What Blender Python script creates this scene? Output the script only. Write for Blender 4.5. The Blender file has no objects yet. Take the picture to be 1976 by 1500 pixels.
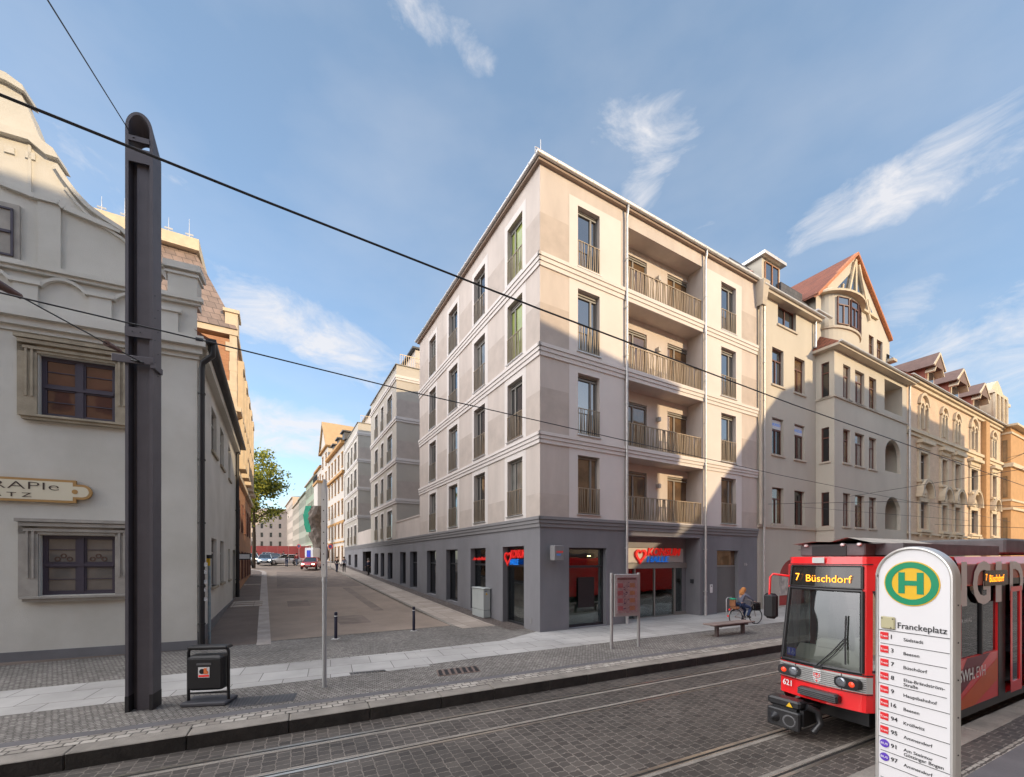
import bpy, math, random
from mathutils import Matrix, Vector, noise
R=math.radians; PI=math.pi
sc=bpy.context.scene; COL=sc.collection
random.seed(7)
# ---------------------------------------------------------------- camera, sky, sun, exposure
EYE=3.1; FO=803.0; CX=988.0; HY=1078.0           # eye height (m), focal length / centre / horizon in pixels of the 1976 px photograph
cam=bpy.data.cameras.new('camera'); co=bpy.data.objects.new('camera',cam); COL.objects.link(co)
cam.sensor_width=36; cam.sensor_fit='HORIZONTAL'; cam.lens=FO/1976*36
cam.shift_y=(HY-750)/1976; cam.clip_start=.05; cam.clip_end=5000
co.location=(0,0,EYE); co.rotation_euler=(R(90),0,0); sc.camera=co
SUN_EL=R(15.5); SUN_AZ=R(128.0)                    # azimuth clockwise from +Y
w=bpy.data.worlds.new('World'); sc.world=w; w.use_nodes=True
nt=w.node_tree; N=nt.nodes; L=nt.links
for n in list(N): N.remove(n)
def wn(t,**k):
    n=N.new(t)
    for a,b in k.items(): setattr(n,a,b)
    return n
sky=wn('ShaderNodeTexSky'); sky.sky_type='NISHITA'; sky.sun_disc=False
sky.sun_elevation=SUN_EL; sky.sun_rotation=SUN_AZ; sky.air_density=1.0; sky.dust_density=.6; sky.ozone_density=2.2
tc=wn('ShaderNodeTexCoord'); D=tc.outputs['Generated']
mp=wn('ShaderNodeMapping'); mp.inputs['Scale'].default_value=(3.2,3.2,7.5); mp.inputs['Rotation'].default_value=(.08,.12,.3); L.new(D,mp.inputs[0])
nz=wn('ShaderNodeTexNoise'); nz.inputs['Scale'].default_value=2.1; nz.inputs['Detail'].default_value=9; nz.inputs['Roughness'].default_value=.64; nz.inputs['Distortion'].default_value=.6
L.new(mp.outputs[0],nz.inputs[0])
def ray(px,py): return Vector(((px-CX)/FO,1,(HY-py)/FO)).normalized()
def mth(op,a,b=None,c=None,clamp=False):
    n=wn('ShaderNodeMath',operation=op); n.use_clamp=clamp
    for i,v in enumerate((a,b,c)):
        if v is None: continue
        if isinstance(v,(int,float)): n.inputs[i].default_value=v
        else: L.new(v,n.inputs[i])
    return n.outputs[0]
def dot(v):
    n=wn('ShaderNodeVectorMath',operation='DOT_PRODUCT'); L.new(D,n.inputs[0]); n.inputs[1].default_value=v; return n.outputs['Value']
tot=None
# banks of cirrus: centre, half sizes (radians), tilt, weight
for px,py,sx,sy,tl,wt in ((1245,255,.13,.09,-.1,.9),(1240,330,.06,.12,0,.7),(1770,345,.24,.062,.10,1.05),(1950,280,.14,.07,.2,.9),(600,650,.26,.085,-.28,1.15),
        (900,85,.09,.04,-.5,.85),(820,30,.10,.04,-.3,.9),(1380,440,.10,.06,-.3,.5),(1900,700,.22,.13,.0,1.1),(1750,610,.07,.10,-.6,.9),(560,830,.26,.09,-.12,1.1),(200,380,.25,.14,.3,.55),(1500,270,.16,.09,0,.35),
        (-900,300,.5,.2,.2,.8),(3000,350,.5,.22,.1,.9)):
    c=ray(px,py); tx=Vector((0,0,1)).cross(c)*-1; tx.normalize(); ty=tx.cross(c); ty.normalize()
    if ty.z<0: ty=-ty
    ca,sa=math.cos(tl),math.sin(tl); ax=(tx*ca+ty*sa)/sx; ay=(ty*ca-tx*sa)/sy
    a=mth('POWER',dot(ax),2); b=mth('POWER',dot(ay),2); e=mth('SUBTRACT',1.0,mth('ADD',a,b),clamp=True)
    f=mth('MULTIPLY',mth('GREATER_THAN',dot(c),0),mth('MULTIPLY',e,wt)); tot=f if tot is None else mth('MAXIMUM',tot,f)
thr=mth('MULTIPLY_ADD',tot,.42,-.10)
cl=mth('MULTIPLY',mth('SUBTRACT',mth('ADD',nz.outputs[0],thr),.585),3.0,clamp=True); cl=mth('MULTIPLY',mth('POWER',cl,1.4),.85)
cl=mth('MULTIPLY',cl,mth('MULTIPLY',tot,2.2,clamp=True))
n2=wn('ShaderNodeTexNoise'); n2.inputs['Scale'].default_value=1.3; n2.inputs['Detail'].default_value=6; L.new(mp.outputs[0],n2.inputs[0])
veil=mth('MULTIPLY',mth('SUBTRACT',n2.outputs[0],.38),.42,clamp=True)
veil=mth('ADD',veil,.04)
allc=mth('MAXIMUM',cl,veil)
# flatten the clear blue a little (high haze), then an added bright sheet, out of view overhead and behind, to fill the shade
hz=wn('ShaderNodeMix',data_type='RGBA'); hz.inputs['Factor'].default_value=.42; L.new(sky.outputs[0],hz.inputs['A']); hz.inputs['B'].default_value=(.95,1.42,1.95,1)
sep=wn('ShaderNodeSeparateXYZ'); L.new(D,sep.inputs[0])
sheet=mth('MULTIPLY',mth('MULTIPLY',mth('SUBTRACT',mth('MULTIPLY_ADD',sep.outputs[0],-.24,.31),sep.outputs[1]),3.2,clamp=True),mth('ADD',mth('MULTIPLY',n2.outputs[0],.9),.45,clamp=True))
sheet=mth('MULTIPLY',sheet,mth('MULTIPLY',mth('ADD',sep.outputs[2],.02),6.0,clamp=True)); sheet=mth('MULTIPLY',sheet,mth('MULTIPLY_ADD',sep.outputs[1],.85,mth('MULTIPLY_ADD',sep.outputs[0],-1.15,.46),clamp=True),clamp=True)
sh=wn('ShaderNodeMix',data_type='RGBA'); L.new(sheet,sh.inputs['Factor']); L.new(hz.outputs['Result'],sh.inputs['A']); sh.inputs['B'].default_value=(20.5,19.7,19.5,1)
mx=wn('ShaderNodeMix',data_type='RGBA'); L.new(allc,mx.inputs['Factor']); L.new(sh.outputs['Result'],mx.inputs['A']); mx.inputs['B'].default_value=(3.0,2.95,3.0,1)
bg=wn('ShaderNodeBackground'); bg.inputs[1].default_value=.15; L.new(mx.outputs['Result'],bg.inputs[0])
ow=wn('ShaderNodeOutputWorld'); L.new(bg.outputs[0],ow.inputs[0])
sd=Vector((math.sin(SUN_AZ)*math.cos(SUN_EL),math.cos(SUN_AZ)*math.cos(SUN_EL),math.sin(SUN_EL)))
sl=bpy.data.lights.new('sun','SUN'); sl.energy=2.0; sl.angle=R(.53); sl.color=(1,.76,.47)
so=bpy.data.objects.new('sun',sl); COL.objects.link(so); so.rotation_euler=sd.to_track_quat('Z','Y').to_euler(); so.location=(0,0,40)
sc.view_settings.view_transform='Standard'; sc.view_settings.look='None'; sc.view_settings.gamma=1; sc.view_settings.exposure=1.05
sc.cycles.max_bounces=6; sc.cycles.transparent_max_bounces=12; sc.cycles.use_denoising=True
sc.cycles.caustics_reflective=False; sc.cycles.caustics_refractive=False

# ---------------------------------------------------------------- helpers
def X4(a=0,b=0,c=0,rz=0): return Matrix.Translation((a,b,c))@Matrix.Rotation(rz,4,'Z')
class MB:
    def __init__(s,M=None): s.v=[];s.f=[];s.m=[];s.sm=[];s.M=M or Matrix()
    def add(s,vs,fs,m=0,M=None,sm=False):
        M=s.M@M if M is not None else s.M; k=len(s.v)
        s.v+=[(M@Vector(p))[:] for p in vs]
        for f in fs: s.f.append([k+i for i in f]); s.m.append(m); s.sm.append(sm)
    def box(s,x0,x1,y0,y1,z0,z1,m=0,M=None):
        s.add([(x0,y0,z0),(x1,y0,z0),(x1,y1,z0),(x0,y1,z0),(x0,y0,z1),(x1,y0,z1),(x1,y1,z1),(x0,y1,z1)],
              [(0,3,2,1),(4,5,6,7),(0,1,5,4),(1,2,6,5),(2,3,7,6),(3,0,4,7)],m,M)
    def bbox(s,x0,x1,y0,y1,z0,z1,b=.01,m=0,M=None):   # box with chamfered edges
        vs=[];
        for z,i in ((z0,b),(z0+b,0),(z1-b,0),(z1,b)):
            vs+=[(x0+i+b,y0+i,z),(x1-i-b,y0+i,z),(x1-i,y0+i+b,z),(x1-i,y1-i-b,z),(x1-i-b,y1-i,z),(x0+i+b,y1-i,z),(x0+i,y1-i-b,z),(x0+i,y0+i+b,z)]
        fs=[tuple(range(7,-1,-1)),tuple(range(24,32))]
        for r in range(3):
            for i in range(8): j=(i+1)%8; fs.append((r*8+i,r*8+j,r*8+8+j,r*8+8+i))
        s.add(vs,fs,m,M)
    def quad(s,a,b,c,d,m=0,M=None): s.add([a,b,c,d],[(0,1,2,3)],m,M)
    def poly(s,pts,m=0,M=None): s.add(pts,[tuple(range(len(pts)))],m,M)
    def prism(s,pts,d0,d1,m=0,M=None):                # outline pts (x,z), thickness along y
        n=len(pts); s.add([(p[0],d0,p[1]) for p in pts]+[(p[0],d1,p[1]) for p in pts],
            [tuple(range(n)),tuple(range(2*n-1,n-1,-1))]+[(i,n+i,n+(i+1)%n,(i+1)%n) for i in range(n)],m,M)
    def slab(s,pts,z0,z1,m=0,M=None):                 # outline pts (x,y), thickness along z
        n=len(pts); s.add([(p[0],p[1],z0) for p in pts]+[(p[0],p[1],z1) for p in pts],
            [tuple(range(n-1,-1,-1)),tuple(range(n,2*n))]+[(i,(i+1)%n,n+(i+1)%n,n+i) for i in range(n)],m,M)
    def cyl(s,p0,p1,r0,r1=None,n=12,m=0,M=None,caps=True,sm=True):
        r1=r0 if r1 is None else r1; p0=Vector(p0);p1=Vector(p1); d=(p1-p0).normalized()
        a=d.orthogonal().normalized(); b=d.cross(a); vs=[]
        for p,r in ((p0,r0),(p1,r1)):
            for i in range(n):
                t=2*PI*i/n; vs.append(p+a*(r*math.cos(t))+b*(r*math.sin(t)))
        s.add(vs,[(i,(i+1)%n,n+(i+1)%n,n+i) for i in range(n)],m,M,sm)
        if caps: s.add(vs,[tuple(range(n-1,-1,-1)),tuple(range(n,2*n))],m,M)
    def tube(s,path,r,n=8,m=0,M=None,caps=True):
        P=[Vector(p) for p in path]; rr=r if isinstance(r,(list,tuple)) else [r]*len(P); vs=[]; a=None
        for i,p in enumerate(P):
            d=(P[min(i+1,len(P)-1)]-P[max(i-1,0)]).normalized()
            if a is None: a=d.orthogonal().normalized()
            else: a=(a-d*a.dot(d)).normalized()
            b=d.cross(a)
            for k in range(n): t=2*PI*k/n; vs.append(p+(a*math.cos(t)+b*math.sin(t))*rr[i])
        fs=[(i*n+k,i*n+(k+1)%n,(i+1)*n+(k+1)%n,(i+1)*n+k) for i in range(len(P)-1) for k in range(n)]
        s.add(vs,fs,m,M,True)
        if caps: s.add(vs[:n],[tuple(range(n-1,-1,-1))],m,M); s.add(vs[-n:],[tuple(range(n))],m,M)
    def lathe(s,prof,n=16,m=0,M=None,ax='z'):
        vs=[]
        for r,z in prof:
            for k in range(n):
                t=2*PI*k/n; q=(r*math.cos(t),r*math.sin(t),z)
                vs.append(q if ax=='z' else (q[0],q[2],q[1]) if ax=='y' else (q[2],q[0],q[1]))
        s.add(vs,[(i*n+k,i*n+(k+1)%n,(i+1)*n+(k+1)%n,(i+1)*n+k) for i in range(len(prof)-1) for k in range(n)],m,M,True)
    def ring(s,cx,cz,r0,r1,d0,d1,n=32,m=0,M=None,a0=0,a1=2*PI):   # flat ring in the x-z plane, thickness along y
        vs=[];
        for i in range(n+1):
            t=a0+(a1-a0)*i/n; c,q=math.cos(t),math.sin(t)
            vs+=[(cx+r0*c,d0,cz+r0*q),(cx+r1*c,d0,cz+r1*q),(cx+r1*c,d1,cz+r1*q),(cx+r0*c,d1,cz+r0*q)]
        fs=[]
        for i in range(n):
            for k in range(4): fs.append((i*4+k,i*4+(k+1)%4,i*4+4+(k+1)%4,i*4+4+k))
        s.add(vs,fs,m,M)
    def mesh(s,name,mats):
        me=bpy.data.meshes.new(name); me.from_pydata(s.v,[],s.f)
        for k in (mats if isinstance(mats,(list,tuple)) else [mats]): me.materials.append(k)
        me.polygons.foreach_set('material_index',s.m); me.polygons.foreach_set('use_smooth',s.sm); me.update(); return me
    def build(s,name,mats,parent=None,M=None):
        o=bpy.data.objects.new(name,s.mesh(name,mats)); COL.objects.link(o)
        if parent is not None: o.parent=parent
        if M is not None: o.matrix_local=M
        return o
    def build_each(s,name,mats,parent=None,tol=.02):      # one object per separate piece
        n=len(s.f); B=[]
        for f in s.f:
            c=list(zip(*[s.v[i] for i in f])); B.append([(min(a)-tol,max(a)+tol) for a in c])
        par=list(range(n))
        def fd(i):
            while par[i]!=i: par[i]=par[par[i]]; i=par[i]
            return i
        for i in range(n):
            for j in range(i):
                if fd(i)!=fd(j) and all(B[i][k][0]<=B[j][k][1] and B[j][k][0]<=B[i][k][1] for k in range(3)): par[fd(i)]=fd(j)
        G={}
        for i in range(n): G.setdefault(fd(i),[]).append(i)
        for g in G.values():
            m=MB(); mp={}
            for i in g:
                f=[]
                for k in s.f[i]:
                    if k not in mp: mp[k]=len(m.v); m.v.append(s.v[k])
                    f.append(mp[k])
                m.f.append(f); m.m.append(s.m[i]); m.sm.append(s.sm[i])
            m.build(name,mats,parent)
    def tpl(s,name,mats,*kids): return (bpy.data.objects.new(name,s.mesh(name,mats)),list(kids))
def inst(t,parent,M=None):
    o=t[0].copy(); COL.objects.link(o); o.parent=parent
    if M is not None: o.matrix_local=M
    for c in t[1]: inst(c,o)
    return o
def tag(o,label,cat,group=None,kind=None):
    if label: o['label']=label
    if cat: o['category']=cat
    if group: o['group']=group
    if kind: o['kind']=kind
    return o
def struct(o): o['kind']='structure'; return o
def thing(name,label,cat,loc=(0,0,0),rz=0,group=None):
    o=bpy.data.objects.new(name,None); COL.objects.link(o); o.location=loc; o.rotation_euler=(0,0,rz); o.empty_display_size=.3
    return tag(o,label,cat,group)
def copy_tree(o,parent=None):
    c=o.copy(); COL.objects.link(c); c.parent=parent
    for ch in o.children: copy_tree(ch,c)
    return c
def text(name,body,fit,parent,M,mat,ext=.004,bold=0,shear=0,align=0,space=1):
    """lettering in the facade plane (x right, z up, front towards -y); fit=(width or None, cap height)"""
    cu=bpy.data.curves.new(name,'FONT'); cu.body=body; cu.size=1; cu.extrude=0; cu.offset=bold; cu.shear=shear; cu.space_character=space; cu.resolution_u=3
    o=bpy.data.objects.new(name,cu); COL.objects.link(o); bpy.context.view_layer.update()
    me=bpy.data.meshes.new_from_object(o.evaluated_get(bpy.context.evaluated_depsgraph_get())); COL.objects.unlink(o); bpy.data.objects.remove(o)
    xs=[v.co.x for v in me.vertices]; x0,x1=min(xs),max(xs); sy=fit[1]/.70; sx=sy if fit[0] is None else fit[0]/(x1-x0)
    W=(x1-x0)*sx; ox=-x0*sx-(W*align)
    vs=[(v.co.x*sx+ox,0,v.co.y*sy) for v in me.vertices]; fs=[tuple(p.vertices) for p in me.polygons]
    mb=MB(); mb.add([(a,-ext,c) for a,b,c in vs],fs)
    if ext>.01:
        ec={}
        for f in fs:
            for i in range(len(f)):
                e=(f[i],f[(i+1)%len(f)]); ec[tuple(sorted(e))]=ec.get(tuple(sorted(e)),0)+1
        n=len(vs); mb.add([(a,-ext,c) for a,b,c in vs]+[(a,0,c) for a,b,c in vs],[(a,b,b+n,a+n) for (a,b),k in ec.items() if k==1])
    bpy.data.meshes.remove(me)
    return mb.build(name,mat,parent,M)
class Fr:
    """vertical plane seen by the camera: local x along it, y into it, z up; S/Z turn a direction of view into metres on that plane"""
    def __init__(s,W,Lm=None):
        s.L=Lm or Matrix(); s.G=W@s.L; s.O=s.G.translation; s.u=(s.G.to_3x3()@Vector((1,0,0))); s.i=(s.G.to_3x3()@Vector((0,1,0)))
    def S(s,px,d=0):
        r=(px-CX)/FO; O=s.O+s.i*d; return (r*O.y-O.x)/(s.u.x-r*s.u.y)
    def Y(s,px,d=0): return (s.O+s.i*d).y+s.u.y*s.S(px,d)
    def Z(s,px,py,d=0): return EYE+(HY-py)*s.Y(px,d)/FO
    def P(s,px,py,d=0): return (s.S(px,d),s.Z(px,py,d))
def wall(mb,s0,s1,z0,z1,holes,rev=.25,d=0,m=0,mr=None,M=None):
    hs=[(max(a,s0),min(b,s1),max(c,z0),min(e,z1)) for a,b,c,e in holes if b>s0 and a<s1 and e>z0 and c<z1]
    xs=sorted({round(v,4) for v in [s0,s1]+[k for h in hs for k in h[:2]]}); zs=sorted({round(v,4) for v in [z0,z1]+[k for h in hs for k in h[2:]]})
    for i in range(len(xs)-1):
        run=None
        for j in range(len(zs)-1):
            cx=(xs[i]+xs[i+1])/2; cz=(zs[j]+zs[j+1])/2
            ins=any(a<cx<b and c<cz<e for a,b,c,e in hs)
            if not ins:
                if run is None: run=j
            if run is not None and (ins or j==len(zs)-2):
                je=j if ins else j+1
                mb.quad((xs[i],d,zs[run]),(xs[i+1],d,zs[run]),(xs[i+1],d,zs[je]),(xs[i],d,zs[je]),m,M); run=None
    mr=m if mr is None else mr
    for a,b,c,e in hs:
        mb.quad((a,d,c),(a,d+rev,c),(a,d+rev,e),(a,d,e),mr,M); mb.quad((b,d,c),(b,d,e),(b,d+rev,e),(b,d+rev,c),mr,M)
        mb.quad((a,d,e),(a,d+rev,e),(b,d+rev,e),(b,d,e),mr,M)
        if c>z0+.01: mb.quad((a,d,c),(b,d,c),(b,d+rev,c),(a,d+rev,c),mr,M)
def archfill(mb,a,b,zs,e,d0,d1,m=0,n=14,M=None):      # spandrels that turn the top of a square opening (a..b, up to e, springing at zs) into an arch
    c=(a+b)/2; rx=(b-a)/2; rz=e-zs; P=[(c-rx*math.cos(PI*i/n),zs+rz*math.sin(PI*i/n)) for i in range(n+1)]
    for i in range(n):
        (x0,y0),(x1,y1)=P[i],P[i+1]
        mb.quad((x0,d0,y0),(x1,d0,y1),(x1,d0,e),(x0,d0,e),m,M); mb.quad((x0,d0,y0),(x1,d0,y1),(x1,d1,y1),(x0,d1,y0),m,M)

# ---------------------------------------------------------------- materials
MT={}
def mat(name,col,rough=.8,metal=0,var=.12,vs=1.2,bump=.0,bs=30,spec=.5,emit=None,es=1,ior=None,coat=0,alpha=None,vcol=None,streak=0,coord='Object'):
    if name in MT: return MT[name]
    m=bpy.data.materials.new(name); m.use_nodes=True; t=m.node_tree; n=t.nodes; b=n['Principled BSDF']
    b.inputs['Roughness'].default_value=rough; b.inputs['Metallic'].default_value=metal; b.inputs['Specular IOR Level'].default_value=spec
    if ior: b.inputs['IOR'].default_value=ior
    if coat: b.inputs['Coat Weight'].default_value=coat; b.inputs['Coat Roughness'].default_value=.05
    b.inputs['Base Color'].default_value=(*col,1)
    if emit: b.inputs['Emission Color'].default_value=(*emit,1); b.inputs['Emission Strength'].default_value=es
    if var or bump:
        c=n.new('ShaderNodeTexCoord')
    if var:
        z=n.new('ShaderNodeTexNoise'); z.inputs['Scale'].default_value=vs; z.inputs['Detail'].default_value=7; z.inputs['Roughness'].default_value=.6
        src=c.outputs[coord]
        if streak:
            q=n.new('ShaderNodeMapping'); q.inputs['Scale'].default_value=(streak,streak,.35); t.links.new(src,q.inputs[0]); t.links.new(q.outputs[0],z.inputs[0])
        else: t.links.new(src,z.inputs[0])
        r=n.new('ShaderNodeMapRange'); r.inputs['From Min'].default_value=.3; r.inputs['From Max'].default_value=.7; t.links.new(z.outputs[0],r.inputs[0])
        k=n.new('ShaderNodeMix'); k.data_type='RGBA'; t.links.new(r.outputs[0],k.inputs['Factor'])
        lo=[x*(1-var) for x in col] if vcol is None else vcol
        k.inputs['A'].default_value=(*lo,1); k.inputs['B'].default_value=(*[min(1,x*(1+var*.6)) for x in col],1)
        t.links.new(k.outputs['Result'],b.inputs['Base Color'])
    if bump:
        z=n.new('ShaderNodeTexNoise'); z.inputs['Scale'].default_value=bs; z.inputs['Detail'].default_value=5; t.links.new(c.outputs[coord],z.inputs[0])
        u=n.new('ShaderNodeBump'); u.inputs['Strength'].default_value=bump; u.inputs['Distance'].default_value=.02; t.links.new(z.outputs[0],u.inputs['Height']); t.links.new(u.outputs[0],b.inputs['Normal'])
    MT[name]=m; return m
def brick(name,c1,c2,mort,bw,bh,ms=.01,vert=True,off=.5,rough=.85,bump=.5,dist=.02,vs=2.0,var=.25,rz=0,bias=0,wear=None):
    m=bpy.data.materials.new(name); m.use_nodes=True; t=m.node_tree; n=t.nodes; b=n['Principled BSDF']; b.inputs['Roughness'].default_value=rough
    c=n.new('ShaderNodeTexCoord'); sp=n.new('ShaderNodeSeparateXYZ'); t.links.new(c.outputs['Object'],sp.inputs[0]); cb=n.new('ShaderNodeCombineXYZ')
    if vert:
        a=n.new('ShaderNodeMath'); a.operation='ADD'; t.links.new(sp.outputs[0],a.inputs[0]); t.links.new(sp.outputs[1],a.inputs[1]); t.links.new(a.outputs[0],cb.inputs[0]); t.links.new(sp.outputs[2],cb.inputs[1])
    else: t.links.new(sp.outputs[0],cb.inputs[0]); t.links.new(sp.outputs[1],cb.inputs[1])
    src=cb.outputs[0]
    if rz: q=n.new('ShaderNodeMapping'); q.inputs['Rotation'].default_value=(0,0,rz); t.links.new(src,q.inputs[0]); src=q.outputs[0]
    zz=n.new('ShaderNodeTexNoise'); zz.inputs['Scale'].default_value=2.2/bw; zz.inputs['Detail'].default_value=2; t.links.new(src,zz.inputs[0])
    mm=n.new('ShaderNodeMix'); mm.data_type='RGBA'; mm.blend_type='LINEAR_LIGHT'; mm.inputs['Factor'].default_value=dist*.5; t.links.new(src,mm.inputs['A']); t.links.new(zz.outputs['Color'],mm.inputs['B'])
    k=n.new('ShaderNodeTexBrick'); k.offset=off; k.inputs['Scale'].default_value=1; k.inputs['Brick Width'].default_value=bw; k.inputs['Row Height'].default_value=bh
    k.inputs['Mortar Size'].default_value=ms; k.inputs['Mortar Smooth'].default_value=.35; k.inputs['Bias'].default_value=bias
    k.inputs['Color1'].default_value=(*c1,1); k.inputs['Color2'].default_value=(*c2,1); k.inputs['Mortar'].default_value=(*mort,1); t.links.new(mm.outputs['Result'],k.inputs[0])
    z=n.new('ShaderNodeTexNoise'); z.inputs['Scale'].default_value=vs; z.inputs['Detail'].default_value=8; z.inputs['Roughness'].default_value=.65; t.links.new(src,z.inputs[0])
    r=n.new('ShaderNodeMapRange'); r.inputs['From Min'].default_value=.28; r.inputs['From Max'].default_value=.72; r.inputs['To Min'].default_value=1-var; r.inputs['To Max'].default_value=1+var; t.links.new(z.outputs[0],r.inputs[0])
    x=n.new('ShaderNodeMix'); x.data_type='RGBA'; x.blend_type='MULTIPLY'; x.inputs['Factor'].default_value=1; t.links.new(k.outputs['Color'],x.inputs['A']); t.links.new(r.outputs[0],x.inputs['B'])
    t.links.new(x.outputs['Result'],b.inputs['Base Color'])
    f=n.new('ShaderNodeTexNoise'); f.inputs['Scale'].default_value=60; f.inputs['Detail'].default_value=3; t.links.new(src,f.inputs[0])
    h=n.new('ShaderNodeMath'); h.operation='MULTIPLY_ADD'; t.links.new(f.outputs[0],h.inputs[0]); h.inputs[1].default_value=.35
    iv=n.new('ShaderNodeMath'); iv.operation='SUBTRACT'; iv.inputs[0].default_value=1; t.links.new(k.outputs['Fac'],iv.inputs[1]); t.links.new(iv.outputs[0],h.inputs[2])
    u=n.new('ShaderNodeBump'); u.inputs['Strength'].default_value=bump; u.inputs['Distance'].default_value=.012; t.links.new(h.outputs[0],u.inputs['Height']); t.links.new(u.outputs[0],b.inputs['Normal'])
    MT[name]=m; return m
def glass(name,tint=(.8,.85,.85),refl=.08,k=1.0):
    m=bpy.data.materials.new(name); m.use_nodes=True; t=m.node_tree; n=t.nodes; n.remove(n['Principled BSDF']); o=n['Material Output']
    g=n.new('ShaderNodeBsdfGlossy'); g.inputs['Roughness'].default_value=.015; g.inputs[0].default_value=(.95,.97,1,1); tr=n.new('ShaderNodeBsdfTransparent'); tr.inputs[0].default_value=(*tint,1)
    f=n.new('ShaderNodeFresnel'); f.inputs[0].default_value=1.5
    c=n.new('ShaderNodeTexCoord'); z=n.new('ShaderNodeTexNoise'); z.inputs['Scale'].default_value=1.3; z.inputs['Detail'].default_value=1; t.links.new(c.outputs['Object'],z.inputs[0])
    bu=n.new('ShaderNodeBump'); bu.inputs['Strength'].default_value=.12; bu.inputs['Distance'].default_value=.05; t.links.new(z.outputs[0],bu.inputs['Height']); t.links.new(bu.outputs[0],g.inputs['Normal'])
    a=n.new('ShaderNodeMath'); a.operation='MULTIPLY_ADD'; t.links.new(f.outputs[0],a.inputs[0]); a.inputs[1].default_value=k; a.inputs[2].default_value=refl; a.use_clamp=True
    x=n.new('ShaderNodeMixShader'); t.links.new(a.outputs[0],x.inputs[0]); t.links.new(tr.outputs[0],x.inputs[1]); t.links.new(g.outputs[0],x.inputs[2]); t.links.new(x.outputs[0],o.inputs[0])
    MT[name]=m; return m
def pane(name,col=(.03,.032,.035),ior=2.1,var=.5,bump=.06):
    m=mat(name,col,.03,0,var,.9,0,spec=.5,ior=ior); n=m.node_tree.nodes; t=m.node_tree; c=n.new('ShaderNodeTexCoord')
    z=n.new('ShaderNodeTexNoise'); z.inputs['Scale'].default_value=1.1; z.inputs['Detail'].default_value=1; t.links.new(c.outputs['Object'],z.inputs[0])
    u=n.new('ShaderNodeBump'); u.inputs['Strength'].default_value=bump; u.inputs['Distance'].default_value=.06; t.links.new(z.outputs[0],u.inputs['Height']); t.links.new(u.outputs[0],n['Principled BSDF'].inputs['Normal'])
    return m
stucco=mat('stucco_beige',(.57,.505,.455),.9,var=.13,vs=.8,bump=.35,bs=90,streak=1.3)
stuccoD=mat('stucco_combed',(.50,.435,.385),.95,var=.12,vs=1.5,bump=.5,bs=50)
stuccoG=mat('stucco_greige',(.50,.46,.40),.9,var=.08,vs=.6,bump=.25,bs=90)
white=mat('stucco_white',(.68,.635,.60),.85,var=.06,vs=.6,bump=.12,bs=90)
plinth=mat('stucco_grey',(.20,.198,.212),.85,var=.16,vs=.9,bump=.2,bs=90,streak=.8)
plinthL=mat('stucco_grey_trim',(.215,.21,.215),.8,var=.06,bump=.1,bs=90)
bronze=mat('bronze_metal',(.36,.29,.21),.45,metal=.4,var=.1)
zinc=mat('zinc_metal',(.55,.54,.53),.4,metal=.6,var=.15,vs=4)
frameG=mat('window_frame_grey',(.23,.22,.20),.5,var=.05)
dark=mat('dark_metal',(.035,.037,.042),.5,metal=.3,var=.1)
black=mat('black_plastic',(.012,.012,.014),.45,var=.1)
glassA=pane('window_glass',ior=3.0); glassB=pane('window_glass_curtain',(.20,.20,.185),2.4,.6); glassC=pane('window_glass_dark',(.012,.013,.015),1.7); glassY=pane('window_glass_blind',(.30,.36,.10),1.7,.3); glassO=pane('window_glass_warm',(.17,.105,.055),1.9,.7)
clear=glass('shop_glass',(.75,.82,.80),.05,.8); tramglass=glass('tram_glass',(.40,.43,.42),.05,.85)
roofR=brick('clay_roof_tile',(.30,.10,.055),(.22,.075,.045),(.07,.03,.02),.24,.30,.02,True,.5,.8,.8,.02)
slate=brick('slate_roof',(.075,.075,.085),(.05,.05,.06),(.02,.02,.025),.3,.25,.015,True,.5,.6,.5,.02)
# ---------------------------------------------------------------- ground
TA=math.atan(.5); KA=math.atan2(803,1416)          # headings of the tram tracks and of the long shop front
TF=Matrix.Rotation(TA,4,'Z'); KF=X4(1.08,16.06,0,KA)
def uv(x,y): return ((x*2+y)/5**.5,(y*2-x)/5**.5)
def px2t(px,py,z): Y=(EYE-z)*FO/(py-HY); return uv((px-CX)/FO*Y,Y)
m_set=brick('road_setts',(.045,.038,.033),(.085,.073,.063),(.165,.143,.122),.15,.19,.009,False,.5,.58,.7,.06,.45,.5,rz=R(90))
m_mos=brick('mosaic_paving',(.15,.135,.12),(.27,.25,.225),(.07,.062,.055),.095,.085,.011,False,.5,.8,.7,.05,.5,.3,rz=R(8))
m_lset=brick('light_setts',(.23,.205,.175),(.40,.365,.32),(.08,.07,.06),.20,.15,.014,False,.5,.75,.8,.05,.8,.3)
m_slab=brick('pavement_slabs',(.345,.33,.31),(.40,.385,.365),(.13,.12,.11),1.02,.80,.010,False,.5,.8,.4,.005,.45,.26,rz=R(3))
m_slabS=brick('street_slabs',(.32,.27,.225),(.40,.34,.29),(.17,.14,.12),.55,.9,.012,False,.5,.85,.5,.01,.6,.2,rz=R(90))
m_cob=brick('cobble_strip',(.12,.09,.08),(.26,.21,.18),(.06,.05,.045),.075,.07,.014,False,.5,.8,1,.10,3,.3)
m_kerb=mat('kerb_granite',(.24,.215,.185),.8,var=.3,vs=2.2,bump=.5,bs=40)
m_kerbD=mat('kerb_face_shade',(.035,.03,.026),.9,var=.5,vs=3,bump=.6,bs=25)
m_strip=mat('dark_paving',(.115,.108,.112),.75,var=.2,vs=1.5,bump=.3,bs=60)
m_asph=mat('side_street_asphalt',(.27,.212,.168),.88,var=.22,vs=.55,bump=.45,bs=70)
m_asph2=mat('footway_asphalt',(.15,.115,.095),.9,var=.25,vs=.8,bump=.5,bs=60)
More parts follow.
